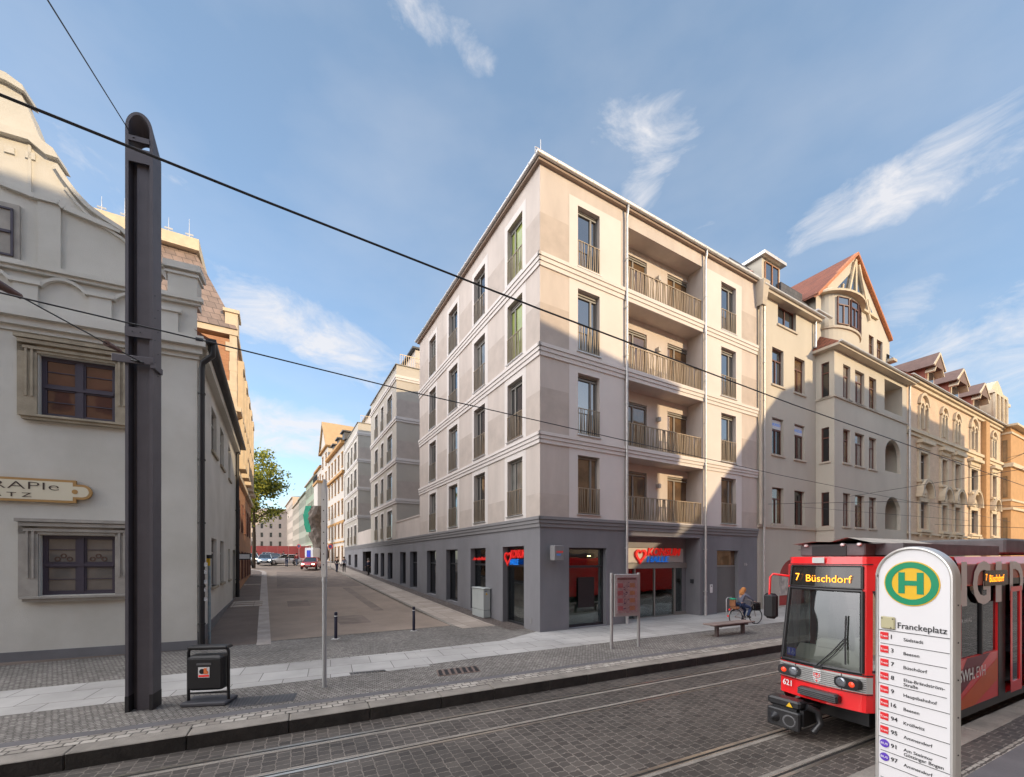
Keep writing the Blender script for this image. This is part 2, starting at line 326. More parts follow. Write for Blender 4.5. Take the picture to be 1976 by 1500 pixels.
m_grd=mat('ground_dust',(.17,.15,.13),.9,var=.3,vs=.3)
steel=mat('rail_steel',(.62,.56,.48),.28,metal=.9,var=.25,vs=3); steelD=mat('rail_groove',(.02,.018,.016),.7)
b=MB(); b.box(-900,900,-900,900,-.6,-.03); g=struct(b.build('ground',m_grd)); g.location=(0,0,0)
def tsheet(name,poly,z,m,label=None):
    b=MB(); b.poly([(p[0],p[1],z) for p in poly]); o=b.build(name,m); o.matrix_world=TF; return struct(o)
tsheet('road',[(-90,2.9),(260,2.9),(260,8.4),(-90,8.4)],0,m_set)
tsheet('road_beyond',[(-90,-60),(260,-60),(260,-8),(-90,-8)],.0,m_asph2)
b=MB(); b.box(-90,260,8.70,90,-.02,.24); o=b.build('pavement',m_mos); o.matrix_world=TF; struct(o)
b=MB(); b.box(-90,260,-8,2.62,-.02,.24); o=b.build('platform',m_lset); o.matrix_world=TF; struct(o)
tsheet('setts_strip',[(-60,8.7),(150,8.7),(150,9.06),(-60,9.06)],.244,m_lset)
tsheet('dark_strip',[(-60,9.06),(150,9.04),(150,9.26),(-60,9.28)],.246,m_strip)
tsheet('slab_strip',[(-60,11.25),(3,10.85),(3,12.9),(-60,13.1)],.244,m_slab)
tsheet('slab_forecourt',[(3,11.0),(4.6,11.15),(30,11.4),(60,12),(60,22),(8.5,14.3),(6.2,13.1),(3,12.9)],.248,m_slab)
tsheet('platform_setts',[(-60,2.3),(150,2.3),(150,2.62),(-60,2.62)],.244,m_set)
tsheet('tactile_strip',[(-60,1.72),(150,1.72),(150,2.22),(-60,2.22)],.246,m_strip)
def kerbline(name,v0,v1,zt,u0,u1,L0):
    b=MB(); u=u0; rr=random.Random(3)
    while u<u1:
        l=L0*(.85+.35*rr.random()); dz=rr.uniform(-.004,.004)
        b.bbox(u+.006,u+l-.006,v0,v1,-.02,zt+dz,.014,0); u+=l
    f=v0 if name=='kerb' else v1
    # street-facing sides get a darker material, their shade put into the colour
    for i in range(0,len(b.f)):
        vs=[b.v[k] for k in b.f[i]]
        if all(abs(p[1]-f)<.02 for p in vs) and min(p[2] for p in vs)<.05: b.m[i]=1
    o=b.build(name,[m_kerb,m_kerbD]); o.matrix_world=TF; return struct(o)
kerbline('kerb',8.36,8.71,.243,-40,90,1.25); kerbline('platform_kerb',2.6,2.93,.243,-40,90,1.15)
for v,lb in ((7.80,'far rail of the empty track, nearest the opposite kerb'),(6.82,'near rail of the empty track, beside dark groove'),(4.56,'rail running under the coupler side of the red tram'),(3.56,'rail nearest the platform, in the shade beneath the tram')):
    b=MB(); b.box(-60,200,v-.028,v+.03,-.05,.006,0); s=-1 if v in(7.80,4.56) else 1
    b.box(-60,200,min(v+s*.03,v+s*.075),max(v+s*.03,v+s*.075),-.05,.003,1); b.box(-60,200,min(v+s*.075,v+s*.09),max(v+s*.075,v+s*.09),-.05,.004,0)
    b.box(-60,200,v-.16 if s<0 else v+.09,v-.09 if s<0 else v+.16,-.05,.0025,2)
    o=b.build('tram_rail',[steel,steelD,m_kerb]); o.matrix_world=TF; tag(o,lb,'rail','grooved tram rails in the setts')
# side street: local frame of the long building corner, y = distance up the street
def gz(t): return .24 if t<3.1 else .24+.0382*(t-3.1) if t<20 else .886+.040*(t-20) if t<55 else 2.286+.022*(t-55)
def lft(t): return -8.95-.021*t if t<40 else max(-14.5,-9.79-.4*(t-40))
def rgt(t): return -2.4-.006*t
TS=[3.2+i*2.2 for i in range(26)]+[62,70,80,95,110,130,160,200]
def bend(t): return 0 if t<55 else -.0016*(t-55)**2 if t<100 else -.0016*45**2-.145*(t-100)
def strip(name,f0,f1,dz,m,t0=3.2,lip=None):
    b=MB(); P=[t0]+[t for t in TS if t>t0+.5]
    for a,c in zip(P[:-1],P[1:]):
        q=[(f0(a)+bend(a),a,gz(a)+dz(a)),(f1(a)+bend(a),a,gz(a)+dz(a)),(f1(c)+bend(c),c,gz(c)+dz(c)),(f0(c)+bend(c),c,gz(c)+dz(c))]; b.quad(*q)
        if lip:
            for s_ in lip:
                k=(0,3) if s_<0 else (1,2); p,r=q[k[0]],q[k[1]]; b.quad(p,r,(r[0],r[1],r[2]-.25),(p[0],p[1],p[2]-.25))
    o=b.build(name,m); o.matrix_world=KF; return struct(o)
sm=lambda t:min(1,max(0,(t-3.2)/5))
strip('side_street',lambda t:lft(t)-.1,lambda t:rgt(t)+.1,lambda t:.006-.10*sm(t),m_asph)
m_pat=mat('asphalt_patch',(.21,.165,.135),.9,var=.3,vs=1.2,bump=.5,bs=60)
def patch(x0,x1,t0,t1,m=m_pat,name='asphalt_patch'):
    b=MB(); n=6; rr=random.Random(int(t0*10)); 
    for i in range(n):
        a=t0+(t1-t0)*i/n; c=t0+(t1-t0)*(i+1)/n; b.quad((x0,a,gz(a)+.011-.10*sm(a)),(x1,a,gz(a)+.011-.10*sm(a)),(x1,c,gz(c)+.011-.10*sm(c)),(x0,c,gz(c)+.011-.10*sm(c)))
    o=b.build(name,m); o.matrix_world=KF; struct(o)
patch(-8.8,-2.7,22,40); patch(-6.5,-5.2,5.5,8.2); patch(-4.4,-3.9,9,21); patch(-8.3,-7.2,12,14.5)
strip('kerb_left',lambda t:lft(t)-.42,lft,lambda t:.010,mat('kerb_pale_granite',(.40,.35,.31),.8,var=.25,vs=1.5,bump=.4,bs=40),2.6,(1,))
strip('footway_left',lambda t:-16,lambda t:lft(t)-.41,lambda t:.007,m_asph2,2.9)
strip('kerb_right',rgt,lambda t:rgt(t)+.16,lambda t:.012,m_kerb,2.9,(-1,))
strip('footway_right',lambda t:rgt(t)+.155,lambda t:-.72,lambda t:.009,m_slabS,2.3)
strip('cobble_margin',lambda t:-.73,lambda t:.3,lambda t:.012,m_cob,1.05)
b=MB(); z=gz(10.5)+.03
for t in (12.2,13.0,13.8): b.box(-10.9,-9.5,t,t+.74,gz(t)-.1,gz(t)+.035)
for t in (24,33): b.box(-11.0,-9.9,t,t+1.2,gz(t)-.1,gz(t)+.05)
o=b.build('footway_slabs',m_slabS); o.matrix_world=KF; struct(o)
b=MB(); b.box(-11,-9.9,14.9,22.5,gz(14.9)-.1,gz(14.9)+.03); 
# covers and grates
def plate(name,c,m,label,cat,bars=None,z=.249):
    P=[px2t(x,y,.24) for x,y in c]; b=MB(); b.slab(P,z-.02,z,0)
    if bars:
        (ax,ay),(bx,by),(cx_,cy_),(dx,dy)=P
        for i in range(bars):
            f=(i+.5)/bars; g=.35/bars; L0=lambda f:(ax+(bx-ax)*f,ay+(by-ay)*f); L1=lambda f:(dx+(cx_-dx)*f,dy+(cy_-dy)*f)
            q=[L0(f-g),L0(f+g),L1(f+g),L1(f-g)]; mx_=sum(p[0] for p in q)/4; my_=sum(p[1] for p in q)/4
            b.slab([(mx_+(p[0]-mx_)*.85,my_+(p[1]-my_)*.85) for p in q],z,z+.004,1)
    o=b.build(name,[m,black]); o.matrix_world=TF; return tag(o,label,cat)
plate('access_cover',[(440,1367),(492,1361),(507,1343),(448,1349)],m_strip,'dark metal access cover set in the paving right of the litter bin','cover',9)
plate('access_cover',[(494,1361),(566,1353),(574,1338),(509,1344)],m_strip,'second dark metal cover, on the side towards the thin grey post','cover',9)
plate('drain_grate',[(846,1306),(928,1296),(920,1285),(842,1294)],mat('rust_iron',(.17,.12,.10),.7,var=.3),'rusty reddish grate in the pavement below the shop corner','grate',7)
plate('slot_drain',[(676,1303),(746,1296),(742,1293),(674,1299)],m_mos,'row of short dark drain slots beside the thin grey post','drain',12)

# ---------------------------------------------------------------- window templates (origin at bottom centre, in the plane of the glass)
def t_french(w,h,gl=None,side=1,rail=True):
    f=MB(); hw=w/2; t=.065
    f.box(-hw,-hw+t,-.04,.04,0,h); f.box(hw-t,hw,-.04,.04,0,h); f.box(-hw,hw,-.045,.04,0,t); f.box(-hw,hw,-.045,.04,h-t,h); f.box(-hw,hw,-.06,.04,h-.19,h-.125)
    mxx=side*(hw-.30*w); f.box(mxx-.045,mxx+.045,-.05,.04,t,h-.13)
    p=MB(); p.box(-hw+t,hw-t,-.005,.005,t,h-t)
    k=[p.tpl('pane',gl or glassA)]
    if rail:
        r=MB(); d=-.24; n=max(6,int(w/.115)); rr=random.Random(int(w*100))
        r.box(-hw+.01,hw-.01,d-.02,d+.02,1.06,1.085); r.box(-hw+.01,hw-.01,d-.015,d+.015,.05,.07)
        for i in range(n+1):
            x=-hw+.03+(w-.06)*i/n; o=rr.choice((-.045,0,.045)) if 0<i<n else 0
            r.add([(x-.011,d-.012,.07),(x+.011,d-.012,.07),(x+.011,d+.012,.07),(x-.011,d+.012,.07),(x+o-.011,d-.012,1.06),(x+o+.011,d-.012,1.06),(x+o+.011,d+.012,1.06),(x+o-.011,d+.012,1.06)],[(0,1,5,4),(1,2,6,5),(2,3,7,6),(3,0,4,7)])
        k.append(r.tpl('balustrade',bronze))
    s=MB(); s.box(-hw-.06,hw+.06,-.30,-.02,-.035,0); k.append(s.tpl('sill',zinc))
    return f.tpl('window',frameG,*k)
wood=mat('window_wood_brown',(.13,.045,.03),.5,var=.2); woodL=mat('window_wood_light',(.36,.16,.07),.5,var=.2)
sand=mat('sandstone_trim',(.42,.35,.25),.85,var=.15,vs=3,bump=.3)
def t_case(w,h,fm,gl,trans=.3,mull=True,sill=None,t=.05,deep=.2):   # casement window: frame, mullion, transom, panes, sill
    f=MB(); hw=w/2
    f.box(-hw,-hw+t,-.04,.04,0,h); f.box(hw-t,hw,-.04,.04,0,h); f.box(-hw,hw,-.045,.04,0,t); f.box(-hw,hw,-.045,.04,h-t,h)
    zt=h*(1-trans)
    if trans: f.box(-hw+t,hw-t,-.055,.04,zt-t*.7,zt+t*.7)
    if mull: f.box(-t*.8,t*.8,-.05,.04,t,zt if trans else h-t); 
    k=[]; p=MB(); p.box(-hw+t*.9,hw-t*.9,-.004,.006,t*.9,h-t*.9); k.append(p.tpl('pane',gl))
    if sill: s=MB(); s.box(-hw-.1,hw+.1,-deep-.08,-.02,-.10,-.0); k.append(s.tpl('sill',sill))
    return f.tpl('window',fm,*k)

# ---------------------------------------------------------------- the new corner building
KB=thing('apartment_building','new beige and grey corner building of five storeys with a supermarket at street level','building',(1.08,16.06,0),KA)
KF=X4(1.08,16.06,0,KA)
A=Fr(KF); B=Fr(KF,X4(0,0,0,R(-90)))                # A: long front to the right, B: street side (s negative up the street)
BANDS=[(4.33,4.74),(7.58,8.0),(10.96,11.42),(14.42,14.9)]; TOP=18.40
FL=[(4.92,7.33),(8.17,10.68),(11.57,14.12),(15.0,17.5)]
A0,A1=A.S(1115),A.S(1157); A2,A3=A.S(1391.5),A.S(1420); LG0,LG1=4.52,9.72; AE=14.46
# walls
w=MB(); hol=[(A0,A1,a,c) for a,c in FL]+[(A2,A3,a,c) for a,c in FL]
LG=[(4.80,7.58),(8.06,10.96),(11.48,14.42),(14.96,17.72)]
hol+=[(LG0,LG1,a,c) for a,c in LG]
wall(w,0,AE,4.33,TOP,[h for h in hol if h[1]<LG0 or h[0]>LG1]+[(LG0,LG1,a,c) for a,c in LG],.24)
Bc=[(979.4,1008.2),(914.8,936),(866,882.8),(828.6,841)]; Bs=[(B.S(a),B.S(b)) for a,b in Bc]; BE=-15.46
hb=[(a,b,c,e) for a,b in Bs for c,e in FL]
wall(w,BE,0,4.33,TOP,hb,.24,M=B.L)
w.quad((0,15.46,4.3),(12,15.46,4.3),(12,15.46,TOP),(0,15.46,TOP)); w.quad((AE,0,.2),(AE,15.4,.2),(AE,15.4,TOP),(AE,0,TOP)); w.quad((12,15.46,4.3),(12,30,4.3),(12,30,TOP),(12,15.46,TOP))
w.build('wall',stucco,KB)
# loggia shells
w=MB(); DL=.85; doors=[]
d0,d1,d2,d3=A.S(1211,DL),A.S(1248,DL),A.S(1288,DL),A.S(1334,DL)
for a,c in LG:
    wall(w,LG0,LG1,a,c,[(d0,d1,a+.06,a+2.42),(d2,d3,a+.06,a+2.42)],.14,d=DL); doors+=[(d0,d1,a+.06),(d2,d3,a+.06)]
    w.quad((LG0,.24,a),(LG0,DL,a),(LG0,DL,c),(LG0,.24,c)); w.quad((LG1,.24,a),(LG1,DL,a),(LG1,DL,c),(LG1,.24,c)); w.quad((LG0,.24,c),(LG1,.24,c),(LG1,DL,c),(LG0,DL,c)); w.quad((LG0,.24,a),(LG1,.24,a),(LG1,DL,a),(LG0,DL,a))
w.build_each('loggia_lining',stucco,KB)
# plinth storey
w=MB(); SW0,SW1=A.S(1098),A.S(1170); EN0,EN1=4.55,9.55; DR0,DR1=A.S(1383.5),A.S(1425)
wall(w,0,AE,-.3,4.33,[(SW0,SW1,.28,3.54),(EN0,EN1,-.3,4.12),(DR0,DR1,.2,3.52)],.3)
Gc=[(970,1011),(908,937),(861,883),(823.6,841),(791,805),(772,783),(748,757.6),(734.5,741.5),(723,730),(700,716),(684,689.5),(672.5,677)]
Gs=[(B.S(a),B.S(b)) for a,b in Gc]; GE=-52.2
wall(w,GE,0,-.3,4.33,[(a,b,gz(-a)+(.12 if i not in(0,9) else .0)-(.1 if i in (0,9) else 0),3.62 if i!=9 else 3.9) for i,(a,b) in enumerate(Gs)],.36,M=B.L)
w.quad((0,15.3,4.33),(12,15.3,4.33),(12,53,4.33),(0,53,4.33))
w.box(-.0,.2,0,0,0,0)
w.build('plinth_wall',plinth,KB)
w=MB()   # entrance recess and passage lining
w.quad((EN0,.3,0),(EN0,DL,0),(EN0,DL,4.2),(EN0,.3,4.2)); w.quad((EN1,.3,0),(EN1,DL,0),(EN1,DL,4.2),(EN1,.3,4.2)); w.quad((EN0,.3,4.12),(EN1,.3,4.12),(EN1,DL,4.12),(EN0,DL,4.12))
w.box(EN1-.30,EN1,DL-.02,DL+.1,.2,4.12); w.box(EN0,EN1-.3,DL-.02,DL+.1,3.62,4.12)
w.build('entrance_lining',plinth,KB)
# string bands
def band(name,M,s0,s1,z0,z1,m,e0=0,e1=0,steps=((.03,1),(.06,.62),(.09,.3))):
    w=MB(M); h=z1-z0
    w.box(s0-.05*e0,s1+.05*e1,-.05,.0,z0,z0+h*.34); w.box(s0-.085*e0,s1+.085*e1,-.085,0,z0+h*.34+.012,z0+h*.68); w.box(s0-.12*e0,s1+.12*e1,-.12,0,z0+h*.68+.012,z1)
    w.box(s0-.03*e0,s1+.03*e1,-.03,.0,z0+h*.3,z1-.02)
    return w.build(name,m,KB)
for i,(a,c) in enumerate(BANDS):
    m=plinthL if i==0 else white; nm='cornice' if i==0 else 'string_band'
    band(nm,Matrix(),0,AE,a,c,m,1,0); band(nm,B.L,GE if i==0 else BE,0,a,c,m,0,1)
# white window fields, combed plaster panels
w=MB(); SF=A.S(1098); S4,S5=A.S(1371),A.S(1431)
for k,(a,c) in enumerate(FL):
    zb=BANDS[k][1]; zt=BANDS[k+1][0] if k<3 else c+.28
    wall(w,SF,4.40 if k<3 else A.S(1198),zb,zt,[(A0,A1,a,c)],.01,d=-.008); wall(w,9.86,S5,zb,zt,[(A2,A3,a,c)],.01,d=-.008)
    for (a_,b_),sa in zip(Bs,((974,1015),(911,941.5),(862.5,886.6),(827,844))):
        wall(w,B.S(sa[0]),B.S(sa[1]),zb,zt,[(a_,b_,a,c)],.01,d=-.008,M=B.L)
w.build_each('window_surround',white,KB)
w=MB()
for k in range(4):
    zb=BANDS[k][1]; h=1.25 if k in (3,2) else 1.0; z1=zb+(.9 if k==0 else 1.6)
    w.box(.0,SF-.01,-.006,0,zb,z1) if k!=1 else w.box(.0,SF-.01,-.006,0,zb+.0,zb+1.75)
    w.box(S5+.01,AE,-.006,0,zb,z1)
    E=[B.S(1015)]+[B.S(x) for x in (974,941.5,911,886.6,862.5,844,827)]
    w.box(B.S(1015)+.01,0,-.006,0,zb,z1,M=B.L)
    for r,l in ((974,941.5),(911,886.6),(862.5,844)): w.box(B.S(l)+.01,B.S(r)-.01,-.006,0,zb,z1+.05,M=B.L)
    w.box(BE,B.S(827)-.01,-.006,0,zb,z1,M=B.L)
w.build_each('combed_plaster',stuccoD,KB)
# windows of the long front and street side
tf=lambda wd,gl,sd=1:t_french(wd,2.5,gl,sd)
tA=[tf(A1-A0,g) for g in (glassO,glassA,glassA,glassA)]; tC=[tf(A3-A2,g) for g in (glassO,glassA,glassA,glassA)]
for k,(a,c) in enumerate(FL):
    inst(tA[k],KB,X4((A0+A1)/2,.22,a)); inst(tC[k],KB,X4((A2+A3)/2,.22,a))
for j,(a_,b_) in enumerate(Bs):
    for k,(a,c) in enumerate(FL):
        inst(tf(b_-a_,glassY if j==0 and k>1 else glassB if (j+k)%3==0 else glassA,-1),KB,B.L@X4((a_+b_)/2,.22,a))
td={}
for a,b_,z in doors:
    kk=round(b_-a,3)
    if kk not in td: td[kk]=t_french(b_-a,2.35,glassO,-1,False)
    o=inst(td[kk],KB,X4((a+b_)/2,DL+.1,z)); o.name='balcony_door'
# loggia balustrades, lamps
rl=MB(); n=46; rr=random.Random(5); W_=LG1-LG0
rl.box(LG0+.01,LG1-.01,-.03,.03,1.07,1.10); rl.box(LG0+.01,LG1-.01,-.02,.02,.05,.08)
for i in range(n+1):
    x=LG0+.05+(W_-.1)*i/n; o=rr.choice((-.075,-.04,0,.04,.075)) if 0<i<n else 0
    rl.add([(x-.013,-.02,.08),(x+.013,-.02,.08),(x+.013,.02,.08),(x-.013,.02,.08),(x+o-.013,-.02,1.07),(x+o+.013,-.02,1.07),(x+o+.013,.02,1.07),(x+o-.013,.02,1.07)],[(0,1,5,4),(1,2,6,5),(2,3,7,6),(3,0,4,7)])
trl=rl.tpl('balustrade',bronze); lp=MB(); lp.box(-.08,.08,-.18,-.02,0,.2); lp.box(-.05,.05,-.03,0,.04,.16); tl=lp.tpl('wall_lamp',mat('lamp_alu',(.5,.47,.42),.5))
for a,c in LG: inst(trl,KB,X4(0,.06,a-.02)); inst(tl,KB,X4(A.S(1268,DL),DL,a+1.75))
w=MB()
for a,c in LG: w.box(LG0,LG1,-.10,.0,a-.10,a-.02)
w.build_each('slab_edge',white,KB)
# roof edge: fascia, gutters, snow guard, ridge tiles
w=MB(); w.slab([(-.15,-.15),(AE+.1,-.15),(AE+.1,.35),(.35,.35),(.35,15.6),(-.15,15.6)],TOP-.06,TOP+.03)
w.build('soffit',mat('soffit_dark',(.30,.22,.17),.8),KB)
w=MB()
def hgut(M,s0,s1):
    for i in range(8):
        t0=PI+PI*i/8; t1=PI+PI*(i+1)/8; y=-.20
        w.quad((s0,y+.085*math.cos(t0),TOP+.14+.10*math.sin(t0)),(s1,y+.085*math.cos(t0),TOP+.14+.10*math.sin(t0)),(s1,y+.085*math.cos(t1),TOP+.14+.10*math.sin(t1)),(s0,y+.085*math.cos(t1),TOP+.14+.10*math.sin(t1)),0,M)
    x=s0
    while x<s1: w.box(x,x+.03,y-.095,y+.09,TOP+.10,TOP+.165,0,M); x+=.9
hgut(Matrix(),-.28,AE+.15); hgut(B.L,-15.7,.28)
x=-.3
while x<AE: w.cyl((x,-.12,TOP+.10),(x,-.12,TOP+.34),.012,n=5); x+=.22
w.box(-.3,AE,-.13,-.11,TOP+.22,TOP+.25); w.box(-.3,AE,-.13,-.11,TOP+.33,TOP+.36)
w.build('gutter',zinc,KB)
w=MB(); w.quad((-.16,-.16,TOP+.08),(AE+.1,-.16,TOP+.08),(AE+.1,6,TOP+1.5),(6,6,TOP+1.5)); w.quad((-.16,-.16,TOP+.08),(6,6,TOP+1.5),(6,15.5,TOP+1.5),(-.16,15.5,TOP+.08))
w.quad((6,6,TOP+1.5),(AE+.1,6,TOP+1.5),(AE+.1,15.5,TOP+1.5),(6,15.5,TOP+1.5)); w.build('roof',slate,KB)
w=MB(); w.tube([(-.16,-.16,TOP+.16),(0,0,TOP+.27),(.6,.6,TOP+.40)],.11); w.build('hip_tile',mat('ridge_tile',(.55,.20,.08),.7),KB)
w=MB(); w.cyl((.1,.1,TOP+.2),(.1,.1,TOP+1.0),.015,n=6); w.build('lightning_rod',zinc,KB)
# downpipes
def dpipe(M,s,zt,zb,name='downpipe',r=.055,par=None,m=None,y=-.13):
    w=MB(M); w.tube([(s,-.20,zt+.05),(s,-.20,zt-.08),(s,-.17,zt-.25),(s,y,zt-.4),(s,y,zb)],r,10)
    z=zb+1.2
    while z<zt-.8: w.cyl((s,y,z),(s,y,z+.04),r*1.35,n=10); w.box(s-.01,s+.01,y,0,z,z+.03); z+=2.1
    w.cyl((s,y,zb),(s,y,zb+1.0),r*1.25,n=10); return w.build(name,m or zinc,par or KB)
dpipe(Matrix(),4.45,TOP,.24); dpipe(Matrix(),9.80,TOP,.24)
# supermarket front
def shopfront(par,M,s0,s1,z0,z1,zt,d,gl,inner=None,side=0):
    w=MB(M); t=.07
    w.box(s0,s0+t,d-.05,d+.05,z0,z1); w.box(s1-t,s1,d-.05,d+.05,z0,z1); w.box(s0+t,s1-t,d-.055,d+.05,z0,z0+.1); w.box(s0+t,s1-t,d-.055,d+.05,z1-t,z1)
    if zt: w.box(s0+t,s1-t,d-.06,d+.05,zt,zt+.09)
    f=w.build('shop_window',dark,par); p=MB(M); p.box(s0+t,s1-t,d-.004,d+.004,z0+.1,z1-t); p.build('pane',gl,f); return f
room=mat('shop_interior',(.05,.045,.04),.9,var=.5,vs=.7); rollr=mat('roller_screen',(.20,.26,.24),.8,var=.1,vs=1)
shopfront(KB,Matrix(),SW0,SW1,.28,3.54,2.72,.26,clear)
w=MB(); w.box(SW0-.2,SW1+.2,.5,.55,.2,2.74); w.build('roller_screen',rollr,KB)
w=MB(); w.box(A.S(1115,.22),A.S(1146,.22),.20,.215,A.Z(1130,1172,.22),A.Z(1130,1114,.22)); w.build('window_poster',black,KB)
def roomb(par,M,s0,s1,y0,y1,z0,z1,m,name='shop_interior'):
    w=MB(M); w.quad((s0,y1,z0),(s1,y1,z0),(s1,y1,z1),(s0,y1,z1)); w.quad((s0,y0,z0),(s0,y1,z0),(s0,y1,z1),(s0,y0,z1)); w.quad((s1,y0,z0),(s1,y1,z0),(s1,y1,z1),(s1,y0,z1))
    w.quad((s0,y0,z0),(s1,y0,z0),(s1,y1,z0),(s0,y1,z0)); w.quad((s0,y0,z1),(s1,y0,z1),(s1,y1,z1),(s0,y1,z1)); return w.build(name,m,par)
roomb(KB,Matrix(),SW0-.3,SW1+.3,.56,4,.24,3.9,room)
lampw=mat('ceiling_lamp_glow',(1,.8,.5),emit=(1,.62,.25),es=9)
w=MB()
for i in range(5): w.box(SW0-.1+i*.5,SW0+.15+i*.5,1.2,1.3,3.2,3.23)
for i in range(3): w.box(EN0+.8+i*1.3,EN0+1.3+i*1.3,2.6,2.72,3.3,3.33)
w.build_each('ceiling_lights',lampw,KB)
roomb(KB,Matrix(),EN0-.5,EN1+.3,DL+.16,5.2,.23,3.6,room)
e=[A.S(p,DL) for p in (1206,1222,1262,1300,1338)]
w=MB(); y0,y1=DL-.06,DL+.06
for s in (e[0],e[1],e[3]-.03,e[4]-.1): w.box(s,s+.10,y0,y1,.24,2.86)
w.box(e[2]-.04,e[2]+.04,y0+.02,y1,.24,2.70); w.box(e[0],e[4],y0-.03,y1,2.62,2.88); w.box(e[3],e[4],y0,y1,.24,.40); w.box(e[1]+.05,e[3],y0+.02,y1,.24,.29)
w.build('sliding_door_frame',frameG,KB)
w=MB(); w.box(e[0],e[4],DL-.004,DL+.004,.28,2.64); w.build('sliding_door_glass',clear,KB)
w=MB(); w.box(EN0,EN1-.3,DL-.10,DL-.02,2.90,3.60); fas=w.build('sign_fascia',mat('fascia_panel',(.42,.39,.36),.6,var=.04),KB)
red=mat('sign_red',(.72,.02,.02),.35,var=0,emit=(1,.03,.02),es=.10); blue=mat('sign_blue',(.01,.22,.75),.35,var=0,emit=(.02,.25,1),es=.10)
def heart(M,par,h,m,ext=.10):
    out=[];inn=[]
    for i in range(40):
        t=2*PI*i/40; x=.5*math.sin(t)**3; z=(13*math.cos(t)-5*math.cos(2*t)-2*math.cos(3*t)-math.cos(4*t))/29; x2=x+.10*z
        out.append((x2*h*1.05,z*h)); inn.append((x2*.66*h*1.05,(z*.66+.015)*h))
    w=MB(M); n=40
    w.add([(x,-ext,z) for x,z in out]+[(x,-ext,z) for x,z in inn]+[(x,0,z) for x,z in out]+[(x,0,z) for x,z in inn],
      [f for i in range(n) for j in [(i+1)%n] for f in ((i,j,n+j,n+i),(i,j,2*n+j,2*n+i),(n+i,n+j,3*n+j,3*n+i))]); return w.build('heart_emblem',m,par)
sx=A.S(1231,DL); heart(X4(sx,DL-.11,3.24),KB,.70,red)
x0,x1=A.S(1245,DL),A.S(1308,DL); text('sign_lettering','KONSUM',(x1-x0,.36),KB,X4(x0,DL-.11,3.25),red,.07,.014,.2)
x1=A.S(1288,DL); text('sign_lettering','HALLE',(x1-x0-.05,.27),KB,X4(x0-.03,DL-.11,2.93),blue,.07,.012,.2)
# box sign at the corner, entry door, small fittings
w=MB(); sb=A.S(1075,-.3); w.bbox(sb-.22,sb+.22,-.44,-.12,3.02,3.60,.02); w.box(sb-.05,sb+.05,-.12,0,3.2,3.4); bx=w.build('box_sign',plinthL,KB)
text('box_sign_lettering','KONSUM',(.30,.07),bx,X4(sb-.13,-.445,3.32),red,.004,.02,.2); text('box_sign_lettering','HALLE',(.2,.06),bx,X4(sb-.13,-.445,3.22),blue,.004,.02,.2)
w=MB(); w.box(DR0,DR1,.20,.26,.24,2.66); w.box(DR0,DR0+.05,.18,.2,.24,2.66); dr=w.build('entry_door',mat('door_grey',(.14,.135,.13),.6,var=.06),KB)
w=MB(); w.box(DR0,DR1,.22,.235,2.74,3.5); w.build('pane',glassO,dr); w=MB(); w.box(DR0,DR1,.18,.28,2.66,2.74); w.build('transom',frameG,dr)
w=MB(); s=DR0+.25; w.tube([(s,-.35,.24),(s,-.35,1.02),(s+.1,-.35,1.1),(s+.42,-.35,1.1),(s+.5,-.35,1.02),(s+.5,-.35,.24)],.022,8); w.build('door_rail',zinc,KB)
w=MB(); s=A.S(1372); w.bbox(s-.1,s+.1,-.03,0,1.35,1.78,.01); iv=w.build('intercom_panel',mat('panel_white',(.7,.7,.7),.4),KB)
w=MB(); w.box(s-.03,s+.03,-.034,-.03,1.66,1.72); w.build('camera_eye',black,iv)
text('house_number','11b',(None,.14),KB,X4(A.S(1436),-.005,2.72),zinc,.01,.01)
w=MB(); s=A.S(1349,.4); w.box(EN1-.1,EN1-.02,.35,.5,1.85,2.05); w.build('wall_lamp',dark,KB)
w=MB(B.L); s=B.S(1025); w.bbox(s-.07,s+.07,-.02,0,.5,.72,.006); w.build('socket_box',plinthL,KB)
# street-side ground floor windows
for i,(a,b_) in enumerate(Gs):
    z0=gz(-a)+(.0 if i in (0,9) else .1)
    if i==9: continue
    f=shopfront(KB,B.L,a,b_,z0,3.62,2.75 if i<5 else None,.30,clear if i<2 else glassC)
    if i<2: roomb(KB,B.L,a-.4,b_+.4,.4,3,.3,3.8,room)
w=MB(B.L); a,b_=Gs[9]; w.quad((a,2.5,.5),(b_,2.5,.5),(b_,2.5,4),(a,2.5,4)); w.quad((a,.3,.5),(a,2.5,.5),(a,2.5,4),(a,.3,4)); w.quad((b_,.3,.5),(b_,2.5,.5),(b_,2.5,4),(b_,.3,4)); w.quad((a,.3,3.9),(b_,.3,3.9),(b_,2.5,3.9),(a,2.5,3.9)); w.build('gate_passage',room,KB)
a,b_=Gs[0]; W0=b_-a; heart(B.L@X4(a+.33,.12,3.12),KB,.62,red,.06)
text('sign_lettering','KONSUM',(W0-.62,.34),KB,B.L@X4(a+.58,.12,3.13),red,.05,.012,.2); text('sign_lettering','HALLE',(W0-1.1,.25),KB,B.L@X4(a+.52,.12,2.83),blue,.05,.012,.2)
a,b_=Gs[1]; text('sign_lettering','...der nahe Markt.',(b_-a-.1,.16),KB,B.L@X4(a+.05,.12,3.02),red,.04,.012)
